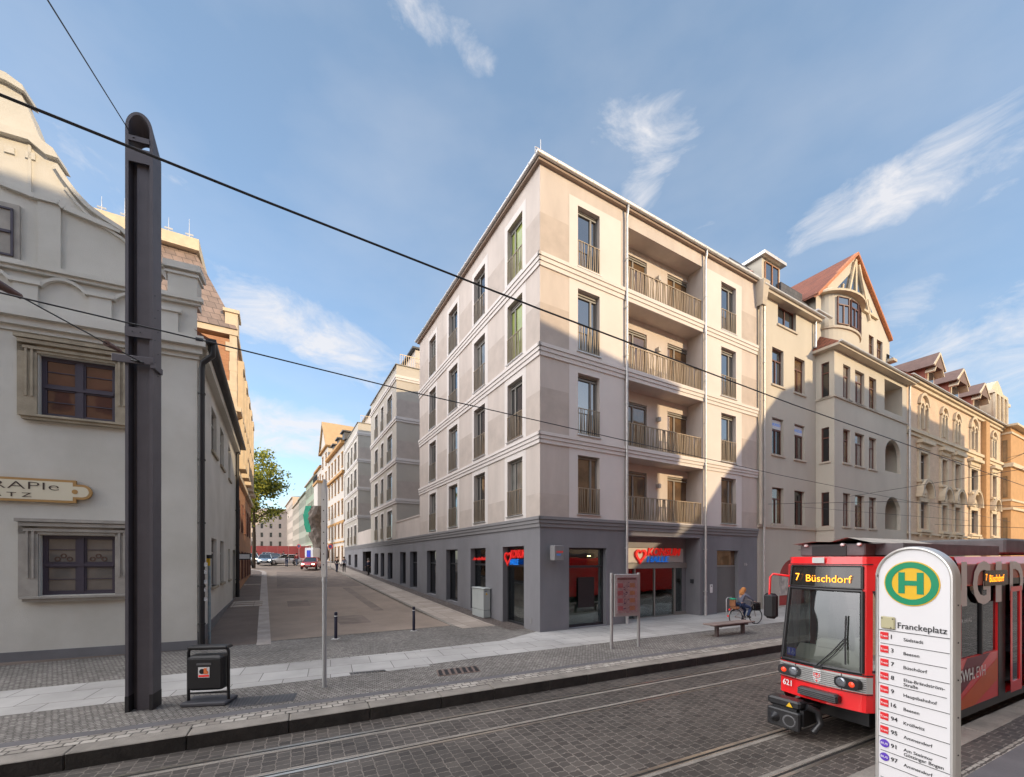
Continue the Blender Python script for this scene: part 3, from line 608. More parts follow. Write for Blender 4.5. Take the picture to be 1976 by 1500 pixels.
# low link wall and the two rear blocks of the same building
w=MB(B.L); wall(w,-22.2,-15.46,4.74,6.15,[],.1); w.box(-22.2,-15.46,-.04,.25,6.12,6.22); wall(w,-41.2,-32.9,4.74,6.3,[],.1); w.build_each('link_wall',stucco,KB)
def block(y0,y1,zz,top,cols,att):
    w=MB(); F=[(a+.22,a+2.62) for a in [4.74]+[z+.42 for z in zz[:-1]]]; fl=[(4.9,7.35)]+[(z+.5,z+2.9) for z in zz[:3]]
    hs=[(B.S(a),B.S(b_)) for a,b_ in cols]
    wall(w,-y1,-y0,4.33,top,[(a,b_,c,e) for a,b_ in hs for c,e in fl],.2,M=B.L)
    w.quad((0,y0,4.3),(11,y0,4.3),(11,y0,top),(0,y0,top)); w.quad((0,y1,4.3),(11,y1,4.3),(11,y1,top),(0,y1,top)); w.quad((0,y0,top-.3),(11,y0,top-.3),(11,y1,top-.3),(0,y1,top-.3))
    w.box(0,.2,y0+.02,y1,top-.3,top-.01)
    w.build('wall',stuccoG,KB)
    w=MB()
    for z in zz:
        w.box(-.07,0,y0-.07,y1,z+.02,z+.18); w.box(-.11,0,y0-.11,y1,z+.20,z+.42); w.box(0,11,y0-.07,y0,z+.02,z+.18); w.box(0,11,y0-.11,y0,z+.20,z+.42)
    for a,b_ in hs:
        for c,e in fl: wall(w,a-.16,b_+.16,c-.1,e+.2,[(a,b_,c,e)],.01,d=-.008,M=B.L)
    w.build('string_band',white,KB)
    w=MB()
    for z in [4.74]+[z+.42 for z in zz[:3]]: w.box(0.0,11,y0-.006,y0,z,z+1.5)
    w.build_each('combed_plaster',stuccoD,KB)
    for a,b_ in hs:
        t=t_french(b_-a,2.4,glassB,-1)
        for c,e in fl: inst(t,KB,B.L@X4((a+b_)/2,.18,c))
    w=MB(); w.box(-.10,11,y0-.10,y0+.2,top,top+.06); w.box(-.10,.2,y0,y1+.1,top,top+.06); w.build('coping',frameG,KB)
    w=MB(); w.box(1.8,11,y0+.6,y1-.5,top-.3,top+2.0); w.build('attic_wall',stucco,KB)
    w=MB(); w.box(1.5,11.2,y0+.4,y1-.3,top+2.0,top+2.15); w.build('attic_roof',dark,KB)
    w=MB(); x=.3
    while x<6: w.box(x,x+.03,y0+.02,y0+.05,top+.06,top+.95); x+=.18
    w.box(.3,6,y0+.01,y0+.06,top+.93,top+.98); w.build('balustrade',bronze,KB)
block(22.0,32.9,[7.78,11.2,14.7,18.2],19.5,[(747.5,756.5),(735.5,740),(723.5,729)],1)
block(41.0,52.2,[8.1,11.6,15.1,18.45],20.0,[(683.5,688),(677.3,680),(671,674)],1)
w=MB(); yy=22.0; w.tube([(4.2,yy-.05,17.6),(4.2,yy-.5,17.75),(4.6,yy-.5,17.75),(4.6,yy-.5,16.2)],.13,10); w.build('vent_pipe',zinc,KB)
# ---------------------------------------------------------------- neighbours on the right
cream=mat('render_cream_grey',(.53,.49,.415),.9,var=.10,vs=.5,bump=.25,bs=80,streak=.8)
creamT=mat('trim_cream',(.50,.44,.36),.85,var=.12,vs=2,bump=.2)
creamL=mat('trim_light',(.62,.52,.38),.85,var=.14,vs=2,bump=.25,bs=40)
H2=KF@X4(14.5,0,0); HB=thing('gabled_house','cream grey townhouse with steep red tiled gable and projecting bay beside the new corner building','building',H2.translation,KA)
E=Fr(H2); F=Fr(H2,X4(6.4,-1,0)); FK=Fr(H2,X4(6.4,0,0,R(-90)))
rows=[(5.12,7.22),(9.12,11.25),(13.15,15.3)]; HE=17.44
w=MB(); c1=(E.S(1490),E.S(1512)); c2=(E.S(1533),E.S(1553)); att=(E.S(1501),E.S(1536),16.75,17.95)
wall(w,.0,6.4,-.3,18.1,[(a,b_,c,e) for a,b_ in(c1,c2) for c,e in rows]+[att]+[(2.2,5.6,.3,3.1)],.22)
archfill(w,2.2,5.6,1.9,3.1,0,.22)
wall(w,6.4,HE,15.6,20.0,[(E.S(1676)+.05,E.S(1686),17.4,19.3),(E.S(1692),E.S(1703),17.4,19.3)],.18)
gb0,gb1,gp=6.8,16.9,11.75
w.prism([(gb0,20.0),(gb1,20.0),(gp,24.1)],0,.25)
fw=[(F.S(a),F.S(b_)) for a,b_ in((1627,1641),(1650,1668),(1677,1691))]; lg=(F.S(1708),F.S(1738)); BW=HE-6.4
wall(w,0,BW,-.3,15.95,[(a,b_,c,e) for a,b_ in fw for c,e in rows]+[(lg[0],lg[1],5.15,7.5),(lg[0],lg[1],9.25,11.55),(lg[0]-.1,lg[1]+.3,13.5,15.65)],.22,M=F.L)
for z0,z1 in ((5.15,7.5),(9.25,11.55)): archfill(w,lg[0],lg[1],z0+1.2,z1,0,.22,M=F.L)
kf=(FK.S(1585),FK.S(1600))
wall(w,0,1.0,-.3,15.95,[(kf[0],kf[1],c,e) for c,e in rows],.15,M=FK.L)
w.quad((BW,0,-.3),(BW,1,-.3),(BW,1,15.95),(BW,0,15.95),0,F.L)
w.quad((0,0,-.3),(0,10,-.3),(0,10,18.1),(0,0,18.1)); w.quad((HE,0,-.3),(HE,10,-.3),(HE,10,20),(HE,0,20)); w.quad((gb0,0,18.1),(gb0,3,18.1),(gb0,3,20),(gb0,0,20))
w.build('wall',cream,HB)
w=MB(F.L)   # loggia backs
for z0,z1 in ((5.15,7.5),(9.25,11.55),(13.5,15.65)):
    w.quad((lg[0]-.1,1.6,z0),(lg[1]+.3,1.6,z0),(lg[1]+.3,1.6,z1),(lg[0]-.1,1.6,z1)); w.quad((lg[0]-.1,.22,z0),(lg[0]-.1,1.6,z0),(lg[0]-.1,1.6,z1),(lg[0]-.1,.22,z1)); w.quad((lg[1]+.3,.22,z0),(lg[1]+.3,1.6,z0),(lg[1]+.3,1.6,z1),(lg[1]+.3,.22,z1)); w.quad((lg[0]-.1,.22,z1),(lg[1]+.3,.22,z1),(lg[1]+.3,1.6,z1),(lg[0]-.1,1.6,z1)); w.quad((lg[0]-.1,.22,z0),(lg[1]+.3,.22,z0),(lg[1]+.3,1.6,z0),(lg[0]-.1,1.6,z0))
w.build_each('loggia_lining',cream,HB)
def rowinst(par,M,cols,rws,fm,gls,sill,d=.2,**k):
    for i,(a,b_) in enumerate(cols):
        T={}
        for j,(c,e) in enumerate(rws):
            g=gls[(i+j)%len(gls)]; key=(g.name,round(e-c,3))
            if key not in T: T[key]=t_case(b_-a,e-c,fm,g,sill=sill,deep=d,**k)
            inst(T[key],par,M@X4((a+b_)/2,d,c))
curt=pane('window_curtain',(.30,.27,.24),1.6,.5)
rowinst(HB,Matrix(),[c1,c2],rows,wood,[glassO,glassC,glassA],creamT); rowinst(HB,F.L,fw,rows,wood,[curt,glassO,curt],creamT,mull=True); rowinst(HB,FK.L,[kf],rows,wood,[glassC],creamT,.13,mull=False)
rowinst(HB,Matrix(),[(att[0],att[1])],[(att[2],att[3])],wood,[glassA],creamT,trans=0); rowinst(HB,Matrix(),[(E.S(1676)+.05,E.S(1686)),(E.S(1692),E.S(1703))],[(17.4,19.3)],wood,[glassO],creamT,.16)
for z0,z1 in ((5.2,7.2),(9.3,11.3),(13.6,15.4)): inst(t_case(1.3,z1-z0,wood,glassC),HB,F.L@X4(lg[1]-.9,1.5,z0))
w=MB(); w.box(-.02,6.4,-.07,0,4.86,5.02); w.box(-.07,1.0,-.07,0,4.86,5.02,M=FK.L); 
w.box(-.08,BW,-.06,0,3.6,3.8,M=F.L); w.box(-.06,BW+.03,-.08,0,13.02,13.14,M=F.L); w.box(0,1,-.08,0,13.02,13.14,M=FK.L); w.build_each('string_course',creamT,HB)
w=MB()  # eaves, bay roof edge, gutters
w.box(-.05,6.4,-.35,0,17.95,18.15); w.box(-.45,BW+.35,-.45,1.2,15.95,16.1,M=F.L); w.box(HE-.5,HE+.2,-.4,.2,18.0,18.2); w.build('eaves_board',creamT,HB)
def gutr(par,M,s0,s1,y,z,r=.09,m=None,name='gutter'):
    w=MB(M)
    for i in range(7):
        t0=PI+PI*i/7; t1=PI+PI*(i+1)/7
        w.quad((s0,y+r*math.cos(t0),z+r*math.sin(t0)),(s1,y+r*math.cos(t0),z+r*math.sin(t0)),(s1,y+r*math.cos(t1),z+r*math.sin(t1)),(s0,y+r*math.cos(t1),z+r*math.sin(t1)))
    w.box(s0,s0+.015,y-r,y+r,z-r,z+.01); w.box(s1-.015,s1,y-r,y+r,z-r,z+.01); return w.build(name,m or zinc,par)
gutr(HB,Matrix(),-.1,6.5,-.42,18.2); gutr(HB,F.L,-.5,BW+.4,-.52,16.15); gutr(HB,Matrix(),5.4,7.2,-.5,18.35)
w=MB(); Q=F.L
w.quad((-.45,-.5,16.1),(BW+.35,-.5,16.1),(BW-.3,1.0,17.3),(.5,1.0,17.3),0,Q); w.quad((-.45,-.5,16.1),(.5,1.0,17.3),(-.45,1.0,16.15),(-.45,1.0,16.1),0,Q); w.quad((BW+.35,-.5,16.1),(BW-.3,1,17.3),(BW+.35,1,16.1),(BW+.35,1,16.1),0,Q); w.build('bay_roof',roofR,HB)
w=MB(); w.quad((-.05,-.35,18.15),(gb0,-.35,18.15),(gb0,1.6,20.9),(-.05,1.6,20.9)); w.quad((gb1,-.35,18.15),(HE+.1,-.35,18.15),(HE+.1,1.6,20.9),(gb1,1.6,20.9)); w.quad((-.05,1.6,20.9),(HE+.1,1.6,20.9),(HE+.1,10,21.3),(-.05,10,21.3)); w.quad((-.05,-.35,18.15),(-.05,1.6,20.9),(-.05,10,20.9),(-.05,10,18.1)); w.build('main_roof',slate,HB)
w=MB(); ov=.16
def gpl(x0,z0,x1,z1,t): 
    w.add([(x0,-ov,z0),(x1,-ov,z1),(x1,9,z1),(x0,9,z0),(x0,-ov,z0+t),(x1,-ov,z1+t),(x1,9,z1+t),(x0,9,z0+t)],[(0,1,2,3),(4,5,6,7),(0,1,5,4),(1,2,6,5),(2,3,7,6),(3,0,4,7)])
sl_=(24.1-20)/(gp-gb0); sr_=(24.1-20)/(gb1-gp)
gpl(gb0-.5,20-.5*sl_+.12,gp,24.22,.14); gpl(gb1+.5,20-.5*sr_+.12,gp,24.22,.14); w.build('gable_roof',roofR,HB)
w=MB(); rt=mat('verge_tile',(.52,.20,.09),.7,var=.25,vs=5); n=30
for x0,z0 in ((gb0-.5,20-.5*sl_+.1),(gb1+.5,20-.5*sr_+.1)):
    for i in range(n):
        a=i/n; b_=(i+.86)/n; X0=x0+(gp-x0)*a; X1=x0+(gp-x0)*b_; Z0=z0+(24.22-z0)*a; Z1=z0+(24.22-z0)*b_
        w.add([(X0,-ov-.06,Z0-.06),(X1,-ov-.06,Z1-.06),(X1,-ov-.06,Z1+.15),(X0,-ov-.06,Z0+.15),(X0,-ov+.2,Z0-.06),(X1,-ov+.2,Z1-.06),(X1,-ov+.2,Z1+.15),(X0,-ov+.2,Z0+.15)],[(0,1,2,3),(4,5,6,7),(0,1,5,4),(1,2,6,5),(2,3,7,6),(3,0,4,7)])
w.build('verge_tiles',rt,HB)
# gable glazing and timbers
w=MB(); w.prism([(8.7,20.75),(14.7,20.75),(gp,23.35)],-.02,.0); gg=w.build('gable_glazing',glassA,HB)
w=MB()
def beam(M,x0,z0,x1,z1,t,d0,d1,w_=None):
    dx,dz=x1-x0,z1-z0; l=math.hypot(dx,dz); nx,nz=-dz/l*t/2,dx/l*t/2; (w_ or w).prism([(x0-nx,z0-nz),(x1-nx,z1-nz),(x1+nx,z1+nz),(x0+nx,z0+nz)],d0,d1,0,M)
for a in ((8.3,20.7,15.1,20.7,.16),(gp,20.7,gp,23.9,.2),(10.2,20.2,gp-.3,23.6,.17),(13.8,20.2,gp+.3,23.6,.17),(9.7,20.8,9.9,21.6,.12),(13.9,20.8,13.6,21.7,.12),(12.8,20.8,12.9,22.4,.12)): beam(None,*a,-.16 if abs(a[0]-a[2])>1 else -.1,0)
w.build('gable_timbers',creamL,HB)
# bow window under its curved hood
w=MB(); bc,br,bd=E.S(1637,-.6),2.15,.9; n=16; A_=lambda i,k=0:(bc-(br+k)*math.cos(PI*i/n),-(bd+k)*math.sin(PI*i/n))
for i in range(n):
    (x0,y0),(x1,y1)=A_(i),A_(i+1); w.quad((x0,y0,16.9),(x1,y1,16.9),(x1,y1,20.25),(x0,y0,20.25))
w.build('bow_wall',cream,HB)
w=MB()
for i in range(n):
    (x0,y0),(x1,y1)=A_(i,.35),A_(i+1,.35); (a0,b0),(a1,b1)=A_(i,-.6),A_(i+1,-.6); w.quad((x0,y0,20.1),(x1,y1,20.1),(a1,b1*.4,20.75),(a0,b0*.4,20.75)); w.quad((x0,y0,20.1),(x1,y1,20.1),(x1,y1,19.97),(x0,y0,19.97)); (c0,e0),(c1_,e1)=A_(i),A_(i+1); w.quad((x0,y0,19.97),(x1,y1,19.97),(c1_,e1,19.97),(c0,e0,19.97))
w.build('bow_hood',creamL,HB)
w=MB()
for i in range(n): (x0,y0),(x1,y1)=A_(i,.1),A_(i+1,.1); (c0,e0),(c1_,e1)=A_(i),A_(i+1); w.add([(x0,y0,17.75),(x1,y1,17.75),(x1,y1,17.9),(x0,y0,17.9),(c0,e0,17.75),(c1_,e1,17.75),(c1_,e1,17.9),(c0,e0,17.9)],[(0,1,2,3),(3,2,6,7),(0,1,5,4)])
w.build('bow_sill',creamT,HB)
for an in (58,90,122):
    t=t_case(.95,1.75,wood,glassA); x,y=bc-(br+.02)*math.cos(R(an)),-(bd+.03)*math.sin(R(an))
    inst(t,HB,X4(x,y,18.0,math.atan2(-bd*math.cos(R(an)),br*math.sin(R(an)))))
# dormer boxes, fire wall cap, hopper, downpipes
w=MB(); q0,q1=E.S(1470,.8),E.S(1505,.8); w.box(q0,q1,.8,4,18.6,21.1); w.build('dormer_wall',cream,HB)
w=MB(); w.box(q0-.2,q1+.2,.5,4.3,21.1,21.28); w.build('dormer_roof',zinc,HB)
inst(t_case(q1-q0-.5,1.7,woodL,glassA,trans=0),HB,X4((q0+q1)/2,.76,19.2))
w=MB(); w.box(E.S(1507,.6),E.S(1548,.6),.6,2.4,19.0,20.05); w.box(E.S(1507,.6),E.S(1548,.6),.3,.6,19.0,19.25); w.build('roof_light_box',slate,HB)
w=MB(); w.add([(-3.6,3.2,19.6),(1.4,1.0,20.2),(1.4,6,20.2),(-3.6,7,19.6),(-1.6,4.0,22.3)],[(0,1,4),(1,2,4),(2,3,4),(3,0,4)]); w.build('fire_wall_hip',mat('pink_metal_roof',(.42,.24,.20),.6,var=.1),HB)
w=MB(); w.add([(-.25,-.5,18.4),(.35,-.5,18.4),(.35,0,18.4),(-.25,0,18.4),(-.12,-.35,17.1),(.22,-.35,17.1),(.22,0,17.1),(-.12,0,17.1)],[(0,1,5,4),(1,2,6,5),(3,0,4,7),(0,1,2,3)]); w.tube([(.05,-.2,17.2),(.05,-.15,16.6),(.05,-.15,5.0)],.09,8); w.build('rain_hopper',creamT,HB)
dpipe(Matrix(),.42,18.2,.24,par=HB,r=.06); dpipe(Matrix(),6.05,18.2,16.3,par=HB,r=.06); dpipe(F.L,BW+.12,16.2,.24,par=HB,r=.07)
w=MB(); w.box(2.2,5.6,.3,.4,.2,3.1); w.box(2.4,5.4,.24,.3,2.2,2.9); w.build('shop_front',mat('shop_red',(.45,.03,.03),.5,var=.2),HB)
w=MB(); w.box(2.3,3.6,.2,.26,.9,2.1); w.box(3.8,5.2,.2,.26,1.3,1.42); w.build('shop_poster',mat('poster_pale',(.55,.5,.45),.6,var=.5,vs=3),HB)
w=MB(); w.cyl((4.2,-.05,3.9),(4.2,-1.3,3.9),.015,n=6); w.cyl((4.2,-.05,3.62),(4.2,-1.3,3.62),.015,n=6); br_=w.build('sign_bracket',dark,HB)
text('sign_lettering','S',(.34,.62),HB,X4(5.3,-.12,3.35),red,.08,.03,.2); text('sign_lettering','tern',(.9,.3),HB,X4(5.75,-.12,3.42),red,.08,.03,.2)
ban=mat('banner_white',(.62,.62,.62),.7,var=.05)
for (a,b_),tx in ((c1,'INKASSO'),(c2,'KANZLEI')):
    w=MB(); w.box(a+.05,b_-.05,.135,.14,10.66,11.18); bn=w.build('window_banner',ban,HB); text('banner_lettering',tx,(b_-a-.2,.15),bn,X4(a+.1,.13,10.85),MT['sign_blue'],.002,.01)
# yellow brick house
M3=X4(29.36,31.05,0,KA); H3=thing('brick_townhouse','ornate yellow brick townhouse with stone window hoods and pointed attic windows at the right edge','building',M3.translation,KA)
G=Fr(M3); ybr=brick('yellow_brick',(.60,.44,.31),(.66,.50,.36),(.56,.45,.34),.24,.075,.006,True,.5,.85,.3,.0,.9,.12)
C3=[(G.S(a),G.S(b_)) for a,b_ in((1773,1788),(1815,1825),(1840,1850),(1871,1884),(1912,1920))]; W3=G.S(1932); R3=[(5.45,7.55),(9.3,11.35),(13.25,14.95)]
w=MB(); wall(w,0,W3,3.9,16.6,[(a,b_,c,e) for a,b_ in C3 for c,e in R3],.25); w.quad((W3,0,0),(W3,9,0),(W3,9,16.6),(W3,0,16.6)); w.build('wall',ybr,H3)
w=MB(); wall(w,0,W3,-.3,3.9,[(1+i*3.1,3+i*3.1,.6,3.2) for i in range(7)],.3); w.build('ground_floor_wall',creamL,H3)
w=MB()
for z0,z1,o in ((3.9,4.15,.22),(4.15,4.35,.12),(4.95,5.1,.16),(12.45,12.7,.12),(12.7,12.95,.24),(16.2,16.45,.16),(16.45,16.65,.32)): w.box(0,W3,-o,0,z0,z1)
w.build_each('cornice',creamL,H3)
pm=mat('pediment_slate',(.16,.16,.19),.6)
for i,(a,b_) in enumerate(C3):
    wd=b_-a; cx=(a+b_)/2; w=MB(); o=.32
    for z0,z1 in R3[:2]:
        w.box(a-o,a,-.12,0,z0-.15,z1+.15); w.box(b_,b_+o,-.12,0,z0-.15,z1+.15); w.box(a-o,b_+o,-.12,0,z1,z1+.3); w.box(a-o-.12,b_+o+.12,-.28,0,z0-.3,z0-.12)
        for x in (a-.2,b_+.2): w.box(x-.1,x+.1,-.2,0,z0-.65,z0-.3)
    z=R3[1][1]+.3; w.box(a-o-.1,b_+o+.1,-.2,0,z,z+.35); w.box(a-o-.25,b_+o+.25,-.42,0,z+.35,z+.6)
    z=R3[0][1]+.3; r=wd/2+o+.1; w.box(a-o-.3,a-o+.1,-.38,0,z,z+.25); w.box(b_+o-.1,b_+o+.3,-.38,0,z,z+.25)
    w.ring(cx,z+.15,r-.18,r+.08,-.40,0,18,0,None,0,PI); w.ring(cx,z+.35,.16,.34,-.16,0,14); w.lathe([(.0,-.24),(.13,-.2),(.2,-.05)],10,0,X4(cx,0,z+.35),'y')
    for s in (-1,1): w.tube([(cx+s*.34,-.06,z-.05),(cx+s*.55,-.13,z+.15),(cx+s*.42,-.1,z+.45),(cx+s*.2,-.08,z+.75)],.07,6)
    z0,z1=R3[2]; w.box(a-.2,a,-.12,0,z0-.15,z1); w.box(b_,b_+.2,-.12,0,z0-.15,z1)
    for k in (-1,1):
        c_=cx+k*wd/4; w.ring(c_,z1-.05,wd/4-.10,wd/4+.06,-.14,0,12,0,None,0,PI); w.ring(c_,z1-.05,.0,.10,-.08,0,10)
    w.box(cx-.09,cx+.09,-.12,.1,z0,z1); w.ring(cx,z1+.05,wd/2+.05,wd/2+.25,-.18,0,16,0,None,.1,PI-.1)
    w.build('window_trim',creamL,H3)
    w=MB(); z=R3[0][1]+.45; r=wd/2+.42
    for k in range(8):
        t0,t1=PI*k/8,PI*(k+1)/8; w.quad((cx+r*math.cos(t0),-.42,z+r*math.sin(t0)),(cx+r*math.cos(t1),-.42,z+r*math.sin(t1)),(cx+r*math.cos(t1),0,z+.02+r*math.sin(t1)),(cx+r*math.cos(t0),0,z+.02+r*math.sin(t0)))
    w.build('hood_roof',pm,H3)
rowinst(H3,Matrix(),C3,R3,frameG,[glassA,glassC,glassO],None)
w=MB(); px0,px1=G.S(1893),G.S(1900); w.box(px0,px1,-.35,0,-.3,16.2); w.build('pilaster',mat('orange_brick',(.50,.29,.13),.85,var=.15,vs=3),H3)
w=MB(); w.quad((-.1,-.5,16.65),(W3+.3,-.5,16.65),(W3+.3,4,20.2),(-.1,4,20.2)); w.quad((-.1,4,20.2),(W3,4,20.2),(W3,9,20.2),(-.1,9,20.2)); w.quad((-.1,-.5,16.6),(-.1,4,20.2),(-.1,9,20.2),(-.1,9,16.6)); w.build('roof',roofR,H3)
gutr(H3,Matrix(),-.1,W3+.2,-.42,16.75)
for i,px_ in enumerate((1790,1836,1880)):
    s=G.S(px_-14,.8); wd=2.0 if i==0 else 2.6; w=MB(); w.box(s,s+wd,.5,3.6,17.2,18.9); f=w.build('dormer',mat('dormer_tile',(.25,.085,.06),.8,var=.2,vs=4),H3)
    w=MB(); w.prism([(s-.4,18.75),(s+wd+.4,18.75),(s+wd/2,20.1)],-.1,3.8); w.build('dormer_roof',mat('dormer_slate',(.17,.105,.085),.75,var=.2,vs=3),f)
    w=MB(); w.box(s+.3,s+wd-.3,.44,.5,17.4,18.7); w.build('dormer_window',creamL,f)
    w=MB(); w.box(s+.5,s+wd-.5,.41,.44,17.5,18.6); w.build('pane',glassA,f)
    w=MB(); beam(None,s-.3,18.75,s+wd/2,19.95,.16,-.16,-.08); beam(None,s+wd+.3,18.75,s+wd/2,19.95,.16,-.16,-.08); beam(None,s-.1,18.3,s+.3,18.8,.12,-.1,.5); beam(None,s+wd+.1,18.3,s+wd-.3,18.8,.12,-.1,.5); w.build('barge_board',creamL,f)
# corner tower of the brick house
w=MB(); TX=W3; ob=MT['orange_brick']; w.box(TX,TX+9,-.65,6,-.3,16.6); w.build('corner_tower',mat('tower_ochre',(.50,.29,.13),.85,var=.12,vs=2),H3)
w=MB()
for z0,z1,o in ((3.8,4.4,.3),(8.1,8.35,.18),(9.0,9.2,.1),(12.5,12.9,.22),(15.9,16.1,.1)): w.box(TX-o,TX+9+o,-.65-o,-.0,z0,z1)
w.box(TX-.5,TX+9.6,-1.2,1,16.6,16.8); w.build('tower_cornice',creamL,H3)
TFr=X4(TX,0,0,R(-90))
for z0,z1 in ((4.7,7.3),(9.4,11.6),(13.1,15.3)):
    w=MB(TFr); w.box(.1,.42,-.05,0,z0,z1); t=w.build('tower_window',glassO,H3)
w=MB(); gx0,gx1=G.S(1908,.2),G.S(1931,.2); w.box(gx0,gx1,.0,3,16.65,19.6); w.box(gx0-.3,gx1+.3,-.25,3,19.6,19.9); w.prism([(gx0-.2,19.9),(gx1+.2,19.9),(gx1-.6,20.6),((gx0+gx1)/2,21.3),(gx0+.6,20.6)],0,2)
for x in (gx0,gx0+1.4,gx1-1.4,gx1): w.cyl((x,-.18,16.7),(x,-.18,19.6),.16,n=10)
w.box(TX+1,TX+3.2,.3,2.6,16.8,19.4); w.box(TX+.7,TX+3.5,0,2.9,19.4,19.7); w.build('roof_gable',creamL,H3)
w=MB(); w.box((gx0+gx1)/2-.5,(gx0+gx1)/2+.5,-.03,0,17.3,18.9); w.build('gable_niche',mat('niche_shade',(.35,.24,.13),.9),H3)
# far right: distant pale house
def simple_house(name,label,M,wd,dp,h,zb,mw,mr,cols,rowsn,roofh=2.5,wm=None,z1=None,wz=1.7,ww=.9,trim=None,cat='building',group=None,hip=0):
    t=thing(name,label,cat,M.translation,M.to_euler().z,group); w=MB(); hs=[]; fh=(h-.8)/rowsn
    for j in range(rowsn):
        for i in range(cols): x=wd*(i+.5)/cols; hs.append((x-ww/2,x+ww/2,zb+fh*j+.95,zb+fh*j+.95+wz))
    wall(w,0,wd,zb-1,zb+h,hs,.2); w.quad((0,0,zb-1),(0,dp,zb-1),(0,dp,zb+h),(0,0,zb+h)); w.quad((wd,0,zb-1),(wd,dp,zb-1),(wd,dp,zb+h),(wd,0,zb+h)); w.quad((0,dp,zb-1),(wd,dp,zb-1),(wd,dp,zb+h),(0,dp,zb+h)); w.build('wall',mw,t)
    w=MB(); w.quad((-.1,-.4,zb+h),(wd+.1,-.4,zb+h),(wd-hip,dp/2,zb+h+roofh),(hip,dp/2,zb+h+roofh)); w.quad((-.1,dp+.4,zb+h),(wd+.1,dp+.4,zb+h),(wd-hip,dp/2,zb+h+roofh),(hip,dp/2,zb+h+roofh)); w.poly([(0,0,zb+h),(0,dp,zb+h),(hip,dp/2,zb+h+roofh)]); w.poly([(wd,0,zb+h),(wd,dp,zb+h),(wd-hip,dp/2,zb+h+roofh)]); w.build('roof',mr,t)
    w=MB(); w.box(-.1,wd+.1,-.4,.0,zb+h-.3,zb+h-.02)
    if trim: w.box(0,wd,-.12,0,zb+fh+.1,zb+fh+.3)
    w.build_each('cornice',trim or mw,t)
    tt=t_case(ww,wz,wm or wood,glassC)
    for a,b_,c,e in hs: inst(tt,t,X4((a+b_)/2,.17,c))
    if trim:
        w=MB()
        for a,b_,c,e in hs: w.box(a-.12,a,-.05,0,c-.1,e+.1); w.box(b_,b_+.12,-.05,0,c-.1,e+.1); w.box(a-.2,b_+.2,-.12,0,e+.1,e+.28); w.box(a-.15,b_+.15,-.1,0,c-.15,c-.02)
        w.build('window_trim',trim,t)
    return t
simple_house('distant_house','distant pale house with grey roof past the brick townhouse at the right edge',X4(98,84,0,R(-42)),14,10,13,.2,mat('pale_render',(.60,.55,.48),.9),slate,4,4,4,hip=2)
# ---------------------------------------------------------------- left side
lw=mat('old_render_white',(.60,.585,.54),.92,var=.10,vs=.45,bump=.35,bs=50,vcol=(.50,.485,.43)); stone=mat('weathered_stone',(.36,.31,.23),.9,var=.25,vs=2.5,bump=.45,bs=30); stone2=mat('grey_stone',(.36,.335,.30),.9,var=.2,vs=2.5,bump=.4,bs=30)
violet=mat('window_violet',(.055,.045,.065),.5,var=.1)
LA=math.atan2(.406,.914); M4=X4(-9.95,13.15,0,LA); LB=thing('historic_gable_house','old white house with curved gable, arched frieze and stone framed windows at left','building',M4.translation,LA)
J=Fr(M4); SLf=Fr(M4,X4(0,0,0,R(119.54)-LA)); K=SLf
cw=[(J.S(75),J.S(222),7.12,8.83),(J.S(77),J.S(222),2.06,3.76),(J.S(-60),J.S(29),*sorted((J.Z(20,497),J.Z(20,405))))]
P=lambda x,y:J.P(x,y)[0::1]
w=MB(); W4=-13.5
wall(w,W4,0,-.2,11.1,cw[:2]+[(-9.5,-7.9,7.12,8.83),(-9.5,-7.9,2.06,3.76)],.28)
ol=[(238,441),(205,420),(175,398),(150,372),(128,343),(112,318),(103,302)]
pts=[(J.S(x),J.Z(x,y)) for x,y in ol]; q0=pts[-1]
top=[(J.S(x),J.Z(x,y)) for x,y in ((92,288),(75,262),(64,235),(55,212),(46,195),(40,178),(18,162),(0,158))]
mid=-6.4
pl=[(0.0-1.25,11.1)]+[(J.S(238)+.9,J.Z(238,441)-.75),(J.S(238)+.45,J.Z(238,441)-.42)]+pts+top
pl=[p for p in pl if p[0]>mid]; 
full=pl+[(mid,max(p[1] for p in pl)+.35)]+[(2*mid-x,z) for x,z in reversed(pl)]
wc=cw[2]
w.prism(full,.0,.45)
K0=[(408,418),(425,432),(440.5,445),(449,453)]
su=[(K.S(a),K.S(b_),7.3,9.0) for a,b_ in K0[:3]]; slw=[(K.S(a),K.S(b_),2.0,3.9) for a,b_ in K0[:2]]+[(K.S(440.5),K.S(444),2.0,3.6),(K.S(449),K.S(454),.7,3.6)]
wall(w,0,14.5,-.2,9.9,su+slw,.2,M=K.L)
w.quad((W4,0,-.2),(W4,9,-.2),(W4,9,11),(W4,0,11))
w.build('wall',lw,LB)
w=MB(); w.box(W4,0.02,-.035,0,0,.52); w.box(0,14.5,-.03,0,0,.75,M=K.L); w.build('plinth',mat('plinth_old',(.17,.17,.18),.9,var=.15),LB)
w=MB()   # cornices and mouldings
for z0,z1,o in ((9.38,9.52,.06),(9.52,9.72,.16),(9.72,9.95,.28),(9.95,10.06,.22),(11.05,11.15,.10),(11.15,11.28,.17)): w.box(W4,o,-o,0,z0,z1)
w.box(0,14.5,-.25,0,9.55,9.85,M=K.L)
def mould(pl_,wd,d,zz=0):
    for (a,b_),(c,e) in zip(pl_[:-1],pl_[1:]): beam(None,a,b_+zz,c,e+zz,wd,-d,.0)
mould([(x,z-.10) for x,z in pl[1:9]],.11,.14); mould([(x,z-.34) for x,z in pl[1:8]],.07,.07)
mould([(J.S(x),J.Z(x,y)) for x,y in((0,356),(70,383),(118,396),(128,406),(236,451))],.13,.12)
